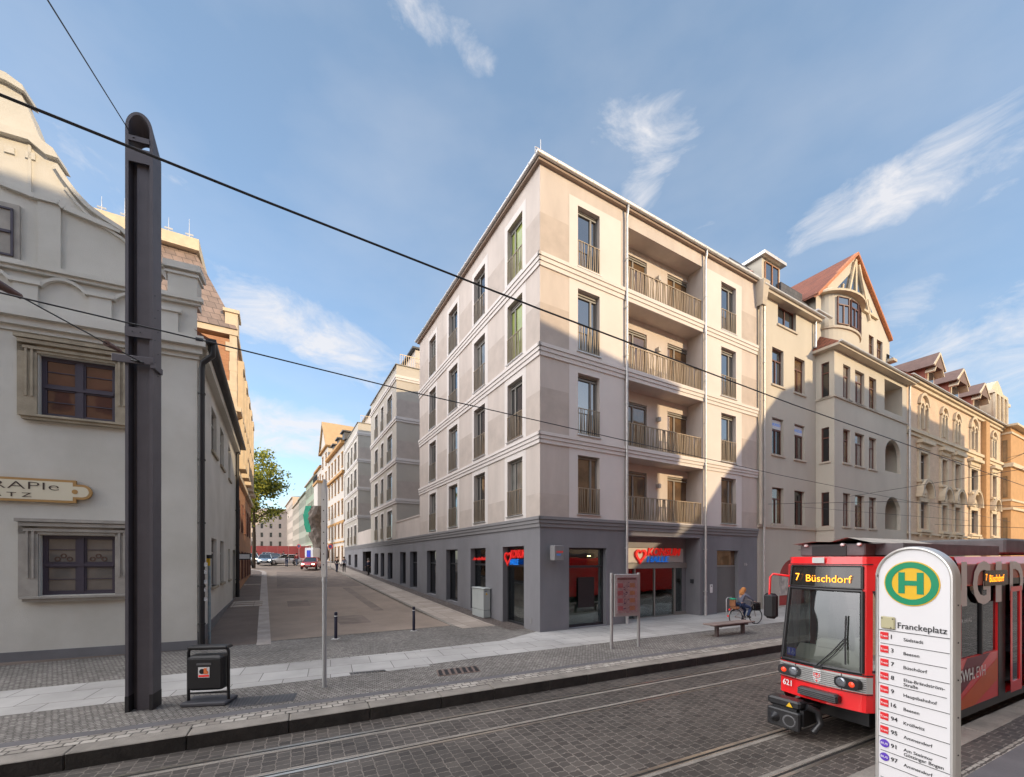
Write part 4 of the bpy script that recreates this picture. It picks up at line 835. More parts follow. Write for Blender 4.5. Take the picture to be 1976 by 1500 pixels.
w.prism([(q0[0]-.1,q0[1]-.1),(q0[0]+.16,q0[1]-.12),(q0[0]+.06,q0[1]+.12),(q0[0]-.35,q0[1]+.36),(mid,q0[1]+.4),(mid,q0[1]+.15),(q0[0]-.45,q0[1]+.16)],-.16,.5)
for i in range(5): x=J.S(70)-i*.42; w.box(x-.2,x,-.05,0,q0[1]-.28,q0[1]-.10)
w.box(J.S(62)-.06,J.S(62),-.05,0,J.Z(62,383),q0[1]+.1); w.box(J.S(75),J.S(119),-.05,0,11.25,J.Z(75,385)); 
tt=top[5]; w.prism([(tt[0]+.14,tt[1]-.06),(tt[0]+.10,tt[1]+.10),(top[6][0],top[6][1]+.16),(mid,top[7][1]+.45),(mid,top[7][1]+.2),(top[6][0],top[6][1]-.05)],-.15,.5)
w.build('moulding',lw,LB)
w=MB()   # blind arcade frieze
x=-.35
while x>-12.5:
    w.box(x-.62,x-.12,-.07,0,10.06,10.72); w.box(x-.70,x-.04,-.12,0,10.72,10.82); c_=x-1.16; w.ring(c_,10.45,.52,.60,-.10,0,14,0,None,.5,PI-.5); x-=1.58
w.build('frieze',lw,LB)
w=MB()   # parapet with openings, corner post
w.box(-1.62,-.75,.06,.4,11.9,12.12); w.box(-.75,0,.0,.5,11.1,12.1); w.box(-.85,.10,-.1,.6,12.1,12.3); w.box(-.82,.05,-.05,.55,11.95,12.02)
for i in range(8):
    a,b_=PI*i/8,PI*(i+1)/8; w.quad((-1.2-.42*math.cos(a),0,11.65+.28*math.sin(a)),(-1.2-.42*math.cos(b_),0,11.65+.28*math.sin(b_)),(-1.2-.42*math.cos(b_),0,12.0),(-1.2-.42*math.cos(a),0,12.0))
w.build('parapet',lw,LB)
def oldwin(c,m,kind):
    a,b_,z0,z1=c; wd=b_-a; w=MB(); o=.42
    w.box(a-o,a-.02,-.05,.02,z0-.05,z1+.42); w.box(b_+.02,b_+o,-.05,.02,z0-.05,z1+.42); w.box(a-o,b_+o,-.05,.02,z1+.02,z1+.42)
    w.box(a-o+.12,b_+o-.12,-.09,0,z1+.10,z1+.18); w.box(a-o+.04,b_+o-.04,-.14,0,z1+.24,z1+.34); w.box(a-o-.02,b_+o+.02,-.18,0,z1+.36,z1+.45)
    for i in range(2): 
        w.box(a-.14-.12*i,a-.09-.12*i,-.08,0,z0+.5,z1+.1); w.box(b_+.09+.12*i,b_+.14+.12*i,-.08,0,z0+.5,z1+.1)
    w.box(a-.3,b_+.3,-.14,.25,z0-.16,z0-.04); w.box(a-.34,b_+.34,-.19,0,z0-.08,z0-.02); w.build('window_surround',m,LB)
    h=z1-z0; f=MB(); t=.065; hw=wd/2
    f.box(-hw,-hw+t,-.04,.04,0,h); f.box(hw-t,hw,-.04,.04,0,h); f.box(-hw,hw,-.045,.04,0,t); f.box(-hw,hw,-.045,.04,h-t,h); f.box(-.075,.075,-.055,.04,t,h-t); f.box(-hw+t,hw-t,-.07,.04,h*.5-.04,h*.5+.04)
    for s in (-1,1):
        xa,xb=(.075,hw-t) if s>0 else (-hw+t,-.075)
        for zz in (h*.26,h*.76): f.box(xa+.04,xb-.04,-.025,.02,zz-.012,zz+.012)
        for za,zb_ in ((t,h*.5-.04),(h*.5+.04,h-t)): f.box(xa,xa+.045,-.03,.03,za,zb_); f.box(xb-.045,xb,-.03,.03,za,zb_); f.box(xa,xb,-.035,.03,za,za+.05); f.box(xa,xb,-.03,.03,zb_-.04,zb_)
    fo=f.build('window',violet,LB,X4((a+b_)/2,.16,z0)); p=MB(); p.box(-hw+t,hw-t,0,.01,t,h-t); p.build('pane',kind,fo)
    return fo,wd,h
oldwin(cw[0],stone,pane('window_brick_reflection_tint',(.12,.052,.034),1.7,.35)); fo,wd,h=oldwin(cw[1],stone2,pane('window_screened',(.17,.155,.14),1.6,.25))  # upper pane: brick reflection painted into the glass colour
for c_ in ((-9.5,-7.9,7.12,8.83),(-9.5,-7.9,2.06,3.76)): oldwin(c_,stone2,glassC)
mo=mat('emblem_brown',(.10,.055,.04),.6)
for s in (-1,1):
    w=MB(); cx=s*wd*.235; cz=h*.62
    for dx,dz in ((-.13,-.03),(.13,-.03),(0,.06)): w.ring(cx+dx,cz+dz,.042,.068,-.012,-.004,16)
    w.build('pane_emblem',mo,fo)
w=MB(); ux0,ux1,uz0,uz1=wc; w.box(ux0-.12,ux1+.12,-.06,0,uz0-.1,uz1+.14); w.build('window_surround',stone2,LB)
inst(t_case(ux1-ux0,uz1-uz0,violet,glassA,.5),LB,X4((ux0+ux1)/2,-.05,uz0))
for a,b_,z0,z1 in su+slw[:3]:
    inst(t_case(b_-a,z1-z0,frameG,glassB,sill=stone,deep=.15),LB,K.L@X4((a+b_)/2,.15,z0))
w=MB(K.L); a,b_,z0,z1=slw[3]; w.box(a,b_,.12,.17,z0,z1); w.build('side_door',mat('door_greige',(.25,.23,.19),.7),LB)
w=MB(K.L)   # dark eaves gutter and its downpipe
w.box(-.3,14.6,-.42,0,9.86,9.96); w.build('eaves_board',dark,LB)
gutr(LB,K.L,-.35,14.6,-.42,9.98,.11,black); w=MB(K.L); w.quad((-.3,-.40,9.98),(14.6,-.40,9.98),(14.6,5,14),(3,5,14)); w.build('side_roof',roofR,LB)
w=MB(); w.tube([K.L@Vector(p) for p in ((-.15,-.42,9.9),(-.15,-.42,9.55),(-.05,-.15,9.3),(-.02,-.12,9.1),(-.02,-.12,.24))],.085,12)
for z in (1.0,2.2,4.2,6.2,8.3): p=K.L@Vector((-.02,-.12,z)); w.cyl(p,p+Vector((0,0,.05)),.105,n=12)
w.build('downpipe',black,LB)
w=MB(); 
for z,dx in ((1.75,.02),(2.05,-.02),(2.3,.01),(2.62,0),(2.85,.02)): p=K.L@Vector((-.06,-.215,z)); w.box(p.x-.05+dx,p.x+.04+dx,p.y-.012,p.y-.004,z,z+.12)
w.build('sticker',mat('sticker_paper',(.6,.6,.6),.6,var=.5,vs=20),LB)
dpipe(K.L,13.9,9.8,.6,par=LB,r=.09,m=black)
# practice sign
gold=mat('sign_gold',(.42,.24,.08),.5,var=.05); ivory=mat('sign_ivory',(.68,.62,.47),.6,var=.03)
w=MB(); z0,z1=4.68,5.33; s1=J.S(150); s2=J.S(177); sc0=(z0+z1)/2; rr_=(s2-s1)
rr_=.215; sc_=s1+.13
def signpoly(k): 
    P_=[(-5.9,z0+k),(s1-k,z0+k),(s1-k,sc0-rr_+k-.0),(sc_-.02,sc0-rr_+k)]+[(sc_+(rr_-k)*math.sin(PI*i/12),sc0-(rr_-k)*math.cos(PI*i/12)) for i in range(13)]+[(sc_-.02,sc0+rr_-k),(s1-k,sc0+rr_-k),(s1-k,z1-k),(-5.9,z1-k)]; return P_
w.prism(signpoly(0),-.10,-.03); sg=w.build('practice_sign_board',gold,LB); w=MB(); w.prism(signpoly(.065),-.104,-.09); w.build('sign_face',ivory,sg); w=MB(); w.ring(s1-.02,sc0,0,.065,-.11,-.10,16); w.build('sign_dot',gold,sg)
xe=J.S(118); text('sign_lettering','THERAPIe',(2.42,.21),sg,X4(xe,-.108,5.02),mat('sign_brown',(.05,.03,.02),.6),.003,-.012,0,1.0)
xe=J.S(66); text('sign_lettering','P L A T Z',(1.30,.12),sg,X4(xe,-.110,4.80),MT['sign_brown'],.003,.002,0,1.0)
bpy.context.view_layer.update()
for o in sg.children:
    if o.name.startswith('sign_lettering'):
        xs=[v.co.x for v in o.data.vertices]; o.matrix_local=X4(-max(xs),0,0)@o.matrix_local
# brick building further up on the left
UB=thing('brick_mansard_building','tall orange brick building with pale quoins and mansard roof behind the white house','building',(-17.1,25.77,0),KA); U=Fr(X4(-17.1,25.77,0,KA))
obr=brick('orange_brick_wall',(.36,.165,.085),(.44,.22,.11),(.38,.24,.15),.26,.085,.008,True,.5,.85,.3,.0,.8,.15)
w=MB(); w.box(-16,-.02,0,18,.3,16.6); w.build('wall',obr,UB)
w=MB(); w.box(-.32,.05,-.05,.35,.4,17.0)
for i in range(14): w.box(-.35-.18*(i%2),.06,-.06,.4+.2*(i%2),.5+i*1.18,1.05+i*1.18)
w.box(-16,.12,-.12,18,16.85,17.2); w.box(-.1,.28,-.1,18,12.2,12.5); w.box(-.1,.2,-.1,18,8.2,8.5)
for i in range(5): w.box(0,.45,1.2+i*3.4,2.9+i*3.4,8.9,9.15); w.box(0,.35,1.3+i*3.4,2.8+i*3.4,15.4,15.9); w.box(0,.3,1.3+i*3.4,1.5+i*3.4,9.1,15.4); w.box(0,.3,2.6+i*3.4,2.8+i*3.4,9.1,15.4)
w.build('quoins_and_cornice',creamL,UB)
w=MB(); w.quad((-16,-.2,17.2),(.1,-.2,17.2),(-2.2,1.6,22.2),(-14,1.6,22.2)); w.quad((.1,-.2,17.2),(.1,18,17.2),(-2.2,16,22.2),(-2.2,1.6,22.2)); w.quad((-14,1.6,22.2),(-2.2,1.6,22.2),(-2.2,16,22.2),(-14,16,22.2)); w.build('mansard_roof',brick('mansard_slate',(.27,.20,.17),(.21,.16,.14),(.10,.08,.07),.5,.4,.02,True,.5,.7,.4,.0),UB)
w=MB(); w.box(-14.2,-2.0,1.2,16,22.2,22.9); w.box(-.55,.1,-.1,1.2,17.2,18.2); w.box(-.65,.2,-.2,1.3,18.2,18.4)
w.build('roof_cresting_band',creamL,UB)
w=MB(); 
for i in range(12): x=-13.5+i; w.cyl((x,1.4,22.9),(x,1.4,23.5+.3*(i%3)),.03,.01,n=5); w.box(x-.2,x+.2,1.38,1.42,23.1,23.2)
w.build('roof_finial',zinc,UB)
for i in range(5):
    for z0 in (1.6,5.0,9.4,12.8): inst(t_case(1.1,2.0,wood,glassC),UB,X4(.02,2.05+i*3.4,z0,R(90)))
# houses up the side street, right hand side (s negative = further away)
hx,hy=(X4(1.08,16.06,0,KA)@Vector((0,52.2,0)))[:2]; HA=math.atan2(-.845,.535)
def rowh(name,label,s0,s1,h,zb,mw,mr,cols,rn,**k):
    M=X4(hx,hy,0,HA)@X4(s0,0,0); return simple_house(name,label,M,s1-s0,12,h,zb,mw,mr,cols,rn,group=None,**k)
ochre=mat('ochre_trim',(.50,.27,.09),.8,var=.1); pw=mat('render_offwhite',(.60,.55,.49),.9,var=.06); pinkr=mat('render_pink',(.50,.41,.35),.9,var=.08)
WH=rowh('ochre_trimmed_house','off white townhouse with ochre window trims and dormers beyond the new building',-15.5,-.4,18.6,1.9,pw,slate,5,5,roofh=4,trim=ochre,wm=ochre,wz=1.9)
w=MB(); w=MB(); w.box(0,15.1,-.5,0,20.3,20.7); w.box(0,15.1,-.35,0,15.9,16.3); w.box(0,15.1,-.1,0,8.6,8.9); w.build_each('ochre_cornice',ochre,WH)
for x in (3,7.5,12): 
    w=MB(); w.box(x-.8,x+.8,.4,3,20.8,22.6); w.box(x-1.1,x+1.1,.1,3,22.6,22.8); w.build('dormer',slate,WH)
GHs=rowh('white_gable_house','tall white gabled house with ochre trims and a balcony in the side street',-23.5,-15.6,21.5,2.1,pw,slate,2,6,roofh=.5,trim=ochre,wm=ochre,wz=1.9)
w=MB(); w.prism([(-.2,23.6),(8.1,23.6),(3.95,28.2)],-.2,9); w.build('gable',pw,GHs); w=MB()
for a,c in ((-.6,8.5),): beam(None,a,23.2,3.95,28.5,.35,-.5,9.2); beam(None,c,23.2,3.95,28.5,.35,-.5,9.2)
w.build('gable_roof',mat('gable_tile',(.45,.30,.16),.8),GHs)
w=MB(); w.box(1.2,6.4,-1.5,0,8.2,16.8); w.build('bay_oriel',pw,GHs); w=MB(); w.box(.9,6.7,-1.7,0,16.8,17.2); w.box(1,6.6,-1.65,0,8.0,8.3); w.build('oriel_cornice',ochre,GHs)
w=MB(); x=1.0
while x<6.6: w.box(x,x+.05,-1.62,-1.57,17.2,18.3); x+=.35
w.box(.95,6.65,-1.65,-1.55,18.25,18.33); w.build('balcony_railing',dark,GHs)
rowh('ochre_eaves_house','narrow townhouse with ochre eaves just beyond the white gabled house',-32,-23.6,19,2.3,pw,slate,3,5,roofh=2,trim=ochre,wm=ochre)
rowh('green_house','pale green townhouse in the middle of the side street row',-50,-32.2,18.5,2.5,mat('render_green',(.30,.36,.26),.9,var=.1),slate,7,5,roofh=5,hip=2,trim=MT['trim_cream'])
rowh('grey_green_house','grey green townhouse after the pale green one down the side street',-66,-50.1,17,2.7,mat('render_greygreen',(.33,.34,.27),.9,var=.1),slate,6,5,roofh=4,hip=2)
rowh('beige_row_house','beige townhouse far down the side street row',-86,-66.2,16.5,2.9,mat('render_beige',(.46,.40,.32),.9,var=.1),roofR,8,5,roofh=3)
rowh('pale_row_house','pale flat roofed house last in the side street row',-115,-86.2,20,3.1,mat('render_pale',(.55,.46,.38),.9,var=.1),slate,10,5,roofh=.5)
simple_house('street_end_house','pinkish building closing the far end of the side street',X4(-112,150,0,R(8)),50,10,17,3.5,pinkr,mat('roof_faded',(.30,.24,.21),.9),16,5,1.5)
w=MB(); 
for i in range(9): w.box(i*2.2,i*2.2+2.16,0,.06,2.4,5.9)
hd=w.build('site_hoarding',mat('hoarding_red',(.42,.07,.06),.7,var=.25,vs=.5)); hd.matrix_world=X4(-59,92,0,R(12)); tag(hd,'red site hoarding across the far end of the side street','hoarding')
# rock-like faces of netting on the scaffold by the white gabled house
# ---------------------------------------------------------------- buildings across the road, behind the camera: they throw the long evening shadow
bb=brick('opposite_brick',(.46,.30,.19),(.52,.36,.24),(.30,.2,.14),.26,.085,.008,True,.5,.9,.2,0,.6,.2)
def opp(name,label,prof,deep,th):
    t=thing(name,label,'building',(KF@Vector((0,-27,0))),KA); w=MB(); w.prism(prof,-th,0); 
    for x0,x1,h in deep: w.box(x0,x1,-11,-th,-.5,h)
    w.build('wall',bb,t); w=MB(); xs=[p[0] for p in prof]; x=min(xs)+2
    while x<max(xs)-2:
        zt=min(19,max(0,*[min(prof[i][1],prof[i+1][1]) for i in range(len(prof)-1) if min(prof[i][0],prof[i+1][0])<=x<=max(prof[i][0],prof[i+1][0])] or [0]))
        z=1.4
        while z+2.6<zt: w.box(x,x+1.2,-.02,.03,z,z+2); z+=3.6
        x+=2.9
    w.build('window',glassC,t); return t
opp('opposite_building','brown brick building across the road behind the platform, to the left',[(-80,-1),(-80,24),(-2.7,22.8),(11.2,20.4),(15.6,19.8),(19.05,19.4),(19.05,12.5),(16.0,12.5),(16.0,-1)],[(-80,9,20),(9,14,19)],.6)
opp('opposite_corner_building','brown brick building across the road behind the platform, to the right',[(16.1,-1),(16.1,10.3),(18.2,11.6),(21,13.6),(25.7,18.7),(28.2,21.1),(31.2,22.3),(56.0,22),(56.0,-1)],[(32,56,20)],.6)
# ---------------------------------------------------------------- the tram (x runs back from the nose along the track, +y is its far side)
tred=mat('tram_red',(.80,.018,.022),.28,var=.05,coat=.5); tsil=mat('tram_silver',(.55,.55,.54),.38,metal=.5,var=.06); tblk=mat('tram_black',(.018,.018,.02),.35,var=.1); tgry=mat('tram_roof_grey',(.10,.10,.105),.7,var=.3,vs=4,bump=.2); tint=mat('tram_interior',(.33,.31,.27),.8,var=.2); tdash=mat('tram_dashboard',(.42,.41,.35),.7,var=.06)
amber=mat('amber_led',(1,.45,.05),emit=(1,.27,.01),es=1.5,var=0)
TR=thing('tram','red low floor city tram heading left behind the stop sign, its amber display lit','tram',(5.36,7.25,0),TA); TL=24.0
zz=[.62,.93,1.19,1.25,2.56,2.61,2.97,3.0,3.13]
def lean(z): return 0 if z<1.22 else .19*(z-1.22)/1.8
def hw(z): return .665 if z<1.22 else .665-.075*(z-1.22)/1.8
def plan(z):
    l,w_=lean(z),hw(z); b=1 if z<3.0 else .96
    h=[(1.9,-1.15*b),(1.25,-1.06*b),(.62,-.88*b),(.10+l,-(w_+.05)),(l+.015,-w_),(l-.005,-(w_-.05)),(l-.05,-w_*.55),(l-.07,-w_*.2)]
    return h+[(x,-y) for x,y in reversed(h)]
PL=[plan(z) for z in zz]; n=16
def shell(name,m,segs,rws,off=0,par=None):
    w=MB()
    for r in rws:
        for s in segs:
            a,b_,c,e=(*PL[r][s],zz[r]),(*PL[r][s+1],zz[r]),(*PL[r+1][s+1],zz[r+1]),(*PL[r+1][s],zz[r+1])
            if off: f=lambda p:(p[0]-off,p[1]*(1+off),p[2]); a,b_,c,e=map(f,(a,b_,c,e))
            w.quad(a,b_,c,e)
    return w.build(name,m,par or TR)
front=list(range(5,10)); w=MB()
allr=range(0,8)
for r in allr:
    for s in range(15):
        if r==3 and (s in front or s in(0,1,2,12,13,14)): continue
        if r==5 and s in front: continue
        if r==1 and s in range(4,11): continue
        a,b_,c,e=(*PL[r][s],zz[r]),(*PL[r][s+1],zz[r]),(*PL[r+1][s+1],zz[r+1]),(*PL[r+1][s],zz[r+1]); w.quad(a,b_,c,e)
w.poly([(*p,3.13) for p in PL[8]]); w.poly([(*p,.62) for p in PL[0]])
# side walls with openings
WIN=[(2.05,3.72,1.36,2.62)]; DOOR=[(4.12,5.45,.36,2.62)]; x=6.0; op=WIN+DOOR
while x<TL-3: op.append((x,x+1.5,1.36,2.62)); x+=1.75
SM=X4(0,-1.15,0); wall(w,1.9,TL,.42,3.0,[h for h in op],.06,M=SM)
w.quad((1.9,1.15,.4),(TL,1.15,.4),(TL,1.15,3.0),(1.9,1.15,3.0)); w.quad((TL,-1.15,.4),(TL,1.15,.4),(TL,1.15,3.2),(TL,-1.15,3.2))
w.quad((1.9,-1.15,3.0),(TL,-1.15,3.0),(TL,-1.08,3.22),(1.9,-1.10,3.13)); w.quad((1.9,1.15,3.0),(TL,1.15,3.0),(TL,1.08,3.22),(1.9,1.10,3.13)); w.quad((1.9,-1.10,3.13),(TL,-1.08,3.22),(TL,1.08,3.22),(1.9,1.10,3.13))
w.quad((1.9,-1.15,.42),(1.9,1.15,.42),(1.9,1.15,.62),(1.9,-1.15,.62)); w.quad((1.9,-1.15,.42),(TL,-1.15,.42),(TL,1.15,.42),(1.9,1.15,.42))
w.add([(.30,-.72,.62),(1.9,-1.15,.62),(1.9,-1.15,.30),(.42,-.77,.30)],[(0,1,2,3)]); w.add([(.12,.70,.62),(1.9,1.15,.62),(1.9,1.15,.30),(.42,.77,.30)],[(0,1,2,3)])
w.build('body',tred,TR)
shell('windscreen',tramglass,front,[3]); shell('cab_window',tramglass,[0,1,2,12,13,14],[3])
dp=shell('destination_display',mat('display_glass',(.02,.018,.016),.12,var=.3,vs=9,spec=.6),front,[5])
w=MB()   # windscreen rubber, cab window frames
def pp(z,s,o=.012): a=[plan(z)[s]]; return (a[0][0]-o,a[0][1]*(1+o),z)
for z in (1.25,2.56): w.tube([pp(z,s) for s in range(5,11)],.028,6)
for s in (5,10): w.tube([pp(z,s) for z in (1.25,1.9,2.56)],.032,6)
for z in (2.60,2.97): w.tube([pp(z,s) for s in range(5,11)],.014,6)
for s in (5,10): w.tube([pp(z,s) for z in (2.60,2.97)],.022,6)
w.tube([pp(3.0,s,.004) for s in range(3,13)],.008,5)
for z in (1.28,2.55): w.tube([pp(z,s) for s in range(0,4)],.022,6)
w.build('window_seal',tblk,TR)
w=MB(); p5,p10=plan(2.66)[5],plan(2.66)[10]
FM=X4(lean(2.8)-.088,.0,0,R(-90))   # front plane: local x runs from the far side (+y) to the near side
text('display_lettering','7',(.07,.135),dp,FM@X4(-.44,-.0,2.70),amber,.003,-.004); text('display_lettering','Büschdorf',(.70,.125),dp,FM@X4(-.26,-.0,2.69),amber,.003,-.004)
# silver grille with headlights
gr=shell('grille',tsil,range(3,12),[1],.012)
w=MB()
for i in range(7):
    z=.955+i*.033; pth=[(p[0]-.022,p[1]*1.012,z) for p in plan(1)[4:12]]; w.tube(pth,.006,5)
w.build('grille_rib',mat('grille_shadow',(.16,.16,.16),.5),gr)
lens=mat('headlamp_glass',(.25,.27,.3),.08,metal=.6,var=.4,vs=20); rl_=mat('signal_red',(.8,.05,.02),.2,var=0,emit=(1,.08,.02),es=.25)
for s in (-1,1):
    h=MB(); M=X4(-.062,0,0)@Matrix.Rotation(s*.13,4,'Z'); y=s*.45
    N_=24; ov=[(y+.185*math.copysign(abs(math.cos(2*PI*i/N_))**.6,math.cos(2*PI*i/N_)),1.06+.095*math.copysign(abs(math.sin(2*PI*i/N_))**.6,math.sin(2*PI*i/N_))) for i in range(N_)]
    h.add([(-.0,a,b_) for a,b_ in ov]+[(.10,a,b_) for a,b_ in ov],[tuple(range(N_))]+[(i,(i+1)%N_,N_+(i+1)%N_,N_+i) for i in range(N_)],0,M)
    ho=h.build('headlight',tblk,TR)
    q=MB(M); q.lathe([(0,-.012),(.045,-.014),(.075,-.008),(.08,.01)],18,0,X4(0,y-s*.075,1.06)@Matrix.Rotation(0,4,'X'),'x'); q.build('lens',lens,ho)
    q=MB(M); q.lathe([(0,-.016),(.035,-.014),(.045,.0)],16,0,X4(0,y+s*.085,1.06),'x'); q.build('signal_lamp',rl_,ho)
w=MB(); sh=[(-.06,.12),(.06,.12),(.07,.0),(.055,-.07),(0,-.13),(-.055,-.07),(-.07,.0)]; w.prism([(a,1.06+b_) for a,b_ in sh],-.03,-.01,0,X4(-.06,0,0,R(-90))); cr=w.build('city_crest',mat('crest_white',(.7,.7,.7),.4),TR)
w=MB(X4(-.06,0,0,R(-90)))
def star(cx,cz,r,d,k=6): 
    w.prism([(cx+(r if i%2==0 else r*.45)*math.sin(PI*i/k),cz+(r if i%2==0 else r*.45)*math.cos(PI*i/k)) for i in range(2*k)],-d-.004,-d)
star(0,1.095,.034,.031); star(0,.985,.025,.031); w.ring(0,1.09,.043,.052,-.036,-.031,20,0,None,R(150),R(390)); w.build('crest_emblem',MT['sign_red'],cr)
text('fleet_number','621',(.17,.10),TR,X4(-.055,0,0,R(-90))@X4(-.585,.0,.775)@Matrix.Rotation(R(-9),4,'Z'),mat('letter_white',(.75,.75,.75),.4),.004,.02)
w=MB(); w.bbox(-.20,-.04,-.36,.27,.69,.84,.03); bf=w.build('buffer',tblk,TR)
w=MB()
for i in range(4): w.box(-.212,-.20,-.34,.25,.715+i*.03,.727+i*.03)
w.build('buffer_rib',tgry,bf)
# folded coupler
w=MB(X4(-.36,.33,0,R(4))); w.bbox(-.16,.10,-.27,.27,.50,.64,.03); w.bbox(-.20,-.10,-.28,.25,.14,.46,.02); w.box(-.12,.1,-.2,.2,.18,.5); w.box(-.1,.5,-.30,-.24,.22,.5); w.box(.05,1.0,-.1,.1,.3,.5)
w.cyl((-.20,.12,.30),(-.30,.12,.30),.09,.02,16); w.tube([(0,-.3,.56),(.1,-.42,.5),(.12,-.46,.3),(.0,-.40,.15)],.055,8); w.tube([(.02,-.22,.6),(.25,-.32,.56),(.5,-.3,.5)],.02,6); co_=w.build('coupler',tblk,TR)
w=MB(X4(-.36,.33,0,R(4))); w.lathe([(.0,.03),(.08,.0),(.105,-.01),(.115,.02)],18,0,X4(-.20,-.12,.29),'x'); w.build('coupler_cup',tgry,co_)
w=MB(X4(-.36,.33,0,R(4))); w.prism([(.06,.53),(.16,.53),(.11,.61)],-.004,0,0,X4(-.168,0,0,R(-90))); w.build('warning_triangle',mat('warning_yellow',(.75,.45,.02),.5,var=0),co_)
# wipers, stickers, dashboard, cab
w=MB(); f=lambda y,z:(lean(z)-.11,y,z)
w.tube([f(-.0,1.25),f(-.22,1.52),f(-.40,1.78)],.010,6); w.tube([f(-.05,1.24),f(-.25,1.48),f(-.42,1.74)],.008,6); w.tube([f(-.40,2.15),f(-.405,1.8),f(-.43,1.36)],.013,6); w.bbox(-.11,-.06,-.1,.06,1.20,1.26,.01); w.build('wiper',tblk,TR)
w=MB(X4(lean(1.4)-.07,0,0,R(-90))@Matrix.Rotation(R(-8),4,'Z')); w.box(-.59,-.43,.03,.036,1.31,1.45); st_=w.build('access_sticker',mat('sticker_blue',(.01,.03,.55),.5,var=0),TR)
w=MB(X4(lean(1.4)-.07,0,0,R(-90))@Matrix.Rotation(R(-8),4,'Z')); w.ring(-.55,1.43,0,.009,.024,.03,8); w.box(-.56,-.54,.024,.03,1.34,1.42); w.ring(-.475,1.36,.022,.030,.024,.03,12,0,None,R(100),R(400)); w.box(-.485,-.478,.024,.03,1.36,1.41); w.box(-.485,-.45,.024,.03,1.385,1.392); w.ring(-.482,1.425,0,.009,.024,.03,8); w.build('access_symbol',MT['letter_white'],st_)
w=MB(); w.prism([(.30,.95),(.30,1.25),(.55,1.48),(.95,1.42),(1.0,.9)],-.62,.62); w.bbox(.5,.8,-.15,.35,1.42,1.62,.06); w.box(.35,.62,-.5,-.36,1.45,1.75)
w.box(1.55,1.6,-.3,.3,.9,2.1); w.box(1.0,1.5,-.3,.3,.9,1.15)
w.build('dashboard',tdash,TR)
w=MB(); w.box(2.0,2.04,-1.05,1.05,.62,2.9); w.box(2.0,TL,1.0,1.08,.42,2.9); w.quad((.4,-1,.6),(TL,-1.0,.6),(TL,1,.6),(.4,1,.6)); w.quad((.4,-.6,2.9),(TL,-1,2.95),(TL,1,2.95),(.4,.6,2.9)); w.box(1.0,1.06,-.9,-.1,1.0,2.7); w.box(1.0,1.06,.25,.5,1.0,2.7); w.build('interior_lining',mat('lining_dark',(.035,.03,.026),.9,var=.5,vs=2),TR)
w=MB()
for x in (2.6,3.6,6.4,7.4,9.2,10.2): w.bbox(x,x+.45,-.95,-.1,.95,1.1,.03); w.bbox(x+.4,x+.5,-.95,-.1,1.0,1.75,.03)
w.build('seats',mat('seat_fabric',(.08,.09,.11),.9,var=.4,vs=8),TR)
w=MB()
for x,y in ((3.0,-.9),(4.3,-.7),(5.4,-.7),(7,-.8)): w.cyl((x,y,.6),(x,y,2.9),.018,n=8)
w.build('grab_pole',mat('grab_pole_orange',(.75,.18,.03),.4,var=0),TR)
w=MB(SM)
for a,b_,c,e in WIN+op[2:]: w.box(a,b_,.03,.036,c,e)
w.build_each('side_glazing',tramglass,TR)
w=MB(SM); w.box(3.74,4.10,-.006,.05,.46,2.62); w.box(1.9,TL,-.004,.0,.36,.50); w.box(5.45,5.98,-.006,.05,.46,2.62); w.box(4.1,5.5,-.012,.0,2.60,2.72)
for x in (8.9,15.0): w.box(x,x+.35,-.012,0,.4,3.0)
w.box(2.95,3.0,.0,.045,1.36,2.62); w.build('window_pillar',tblk,TR)
w=MB(SM); 
wall(w,4.12,4.74,.52,2.56,[(4.22,4.64,.72,2.46)],.03,d=-.07); dl=w.build('door_leaf',tred,TR); w=MB(SM); w.box(4.22,4.64,-.05,-.045,.72,2.46); w.build('pane',tramglass,dl)
# advertising wrap: bands of colour and lettering
w=MB(SM)
cols=[mat('wrap_maroon',(.16,.012,.03),.35,var=.1),mat('wrap_orange',(.60,.10,.02),.35,var=.1),mat('wrap_rose',(.42,.10,.07),.35,var=.2,vs=1)]
wb=[([(1.9,1.0),(2.3,1.36),(3.35,1.36),(2.45,.95),(1.9,.72)],0),([(1.9,.50),(1.9,.62),(3.7,1.22),(3.7,.82),(2.6,.50)],1),([(1.9,2.64),(1.9,3.0),(24,3.0),(24,2.64)],2),([(4.4,2.64),(5.6,2.99),(24,2.99),(24,2.64)],1),([(1.9,2.66),(2.1,2.98),(3.1,2.98),(2.5,2.66)],0)]
for i,(p,k) in enumerate(wb): w.add([(a,-.002-.0015*i,b_) for a,b_ in p],[tuple(range(len(p)))],k)
for xx in (6,10,14,18): w.add([(xx,-.003,.5),(xx+2.2,-.003,1.3),(xx+3.2,-.003,1.3),(xx+1.5,-.003,.5)],[(0,1,2,3)],0)
w.build('advert_wrap',cols,TR)
lwh=mat('wrap_letter',(.60,.50,.47),.4,var=.05)
for ch,xa,xb in (('N',1.15,2.22),('G',2.48,3.30),('I',3.55,3.85),('D',4.28,5.05),('N',5.4,6.3)): text('wrap_lettering',ch,(xb-xa,.72),TR,SM@X4(xa,-.016,2.31),lwh,.003,.03)
text('wrap_lettering','SWH.',(.66,.20),TR,SM@X4(1.92,-.012,.98),MT['letter_white'],.003,.02); text('wrap_lettering','EVH',(.40,.20),TR,SM@X4(2.66,-.012,.98),MT['letter_white'],.003,-.005)
text('wrap_lettering','SWH. HAVAG',(.58,.075),TR,SM@X4(1.98,.022,1.98),MT['letter_white'],.003,.0)
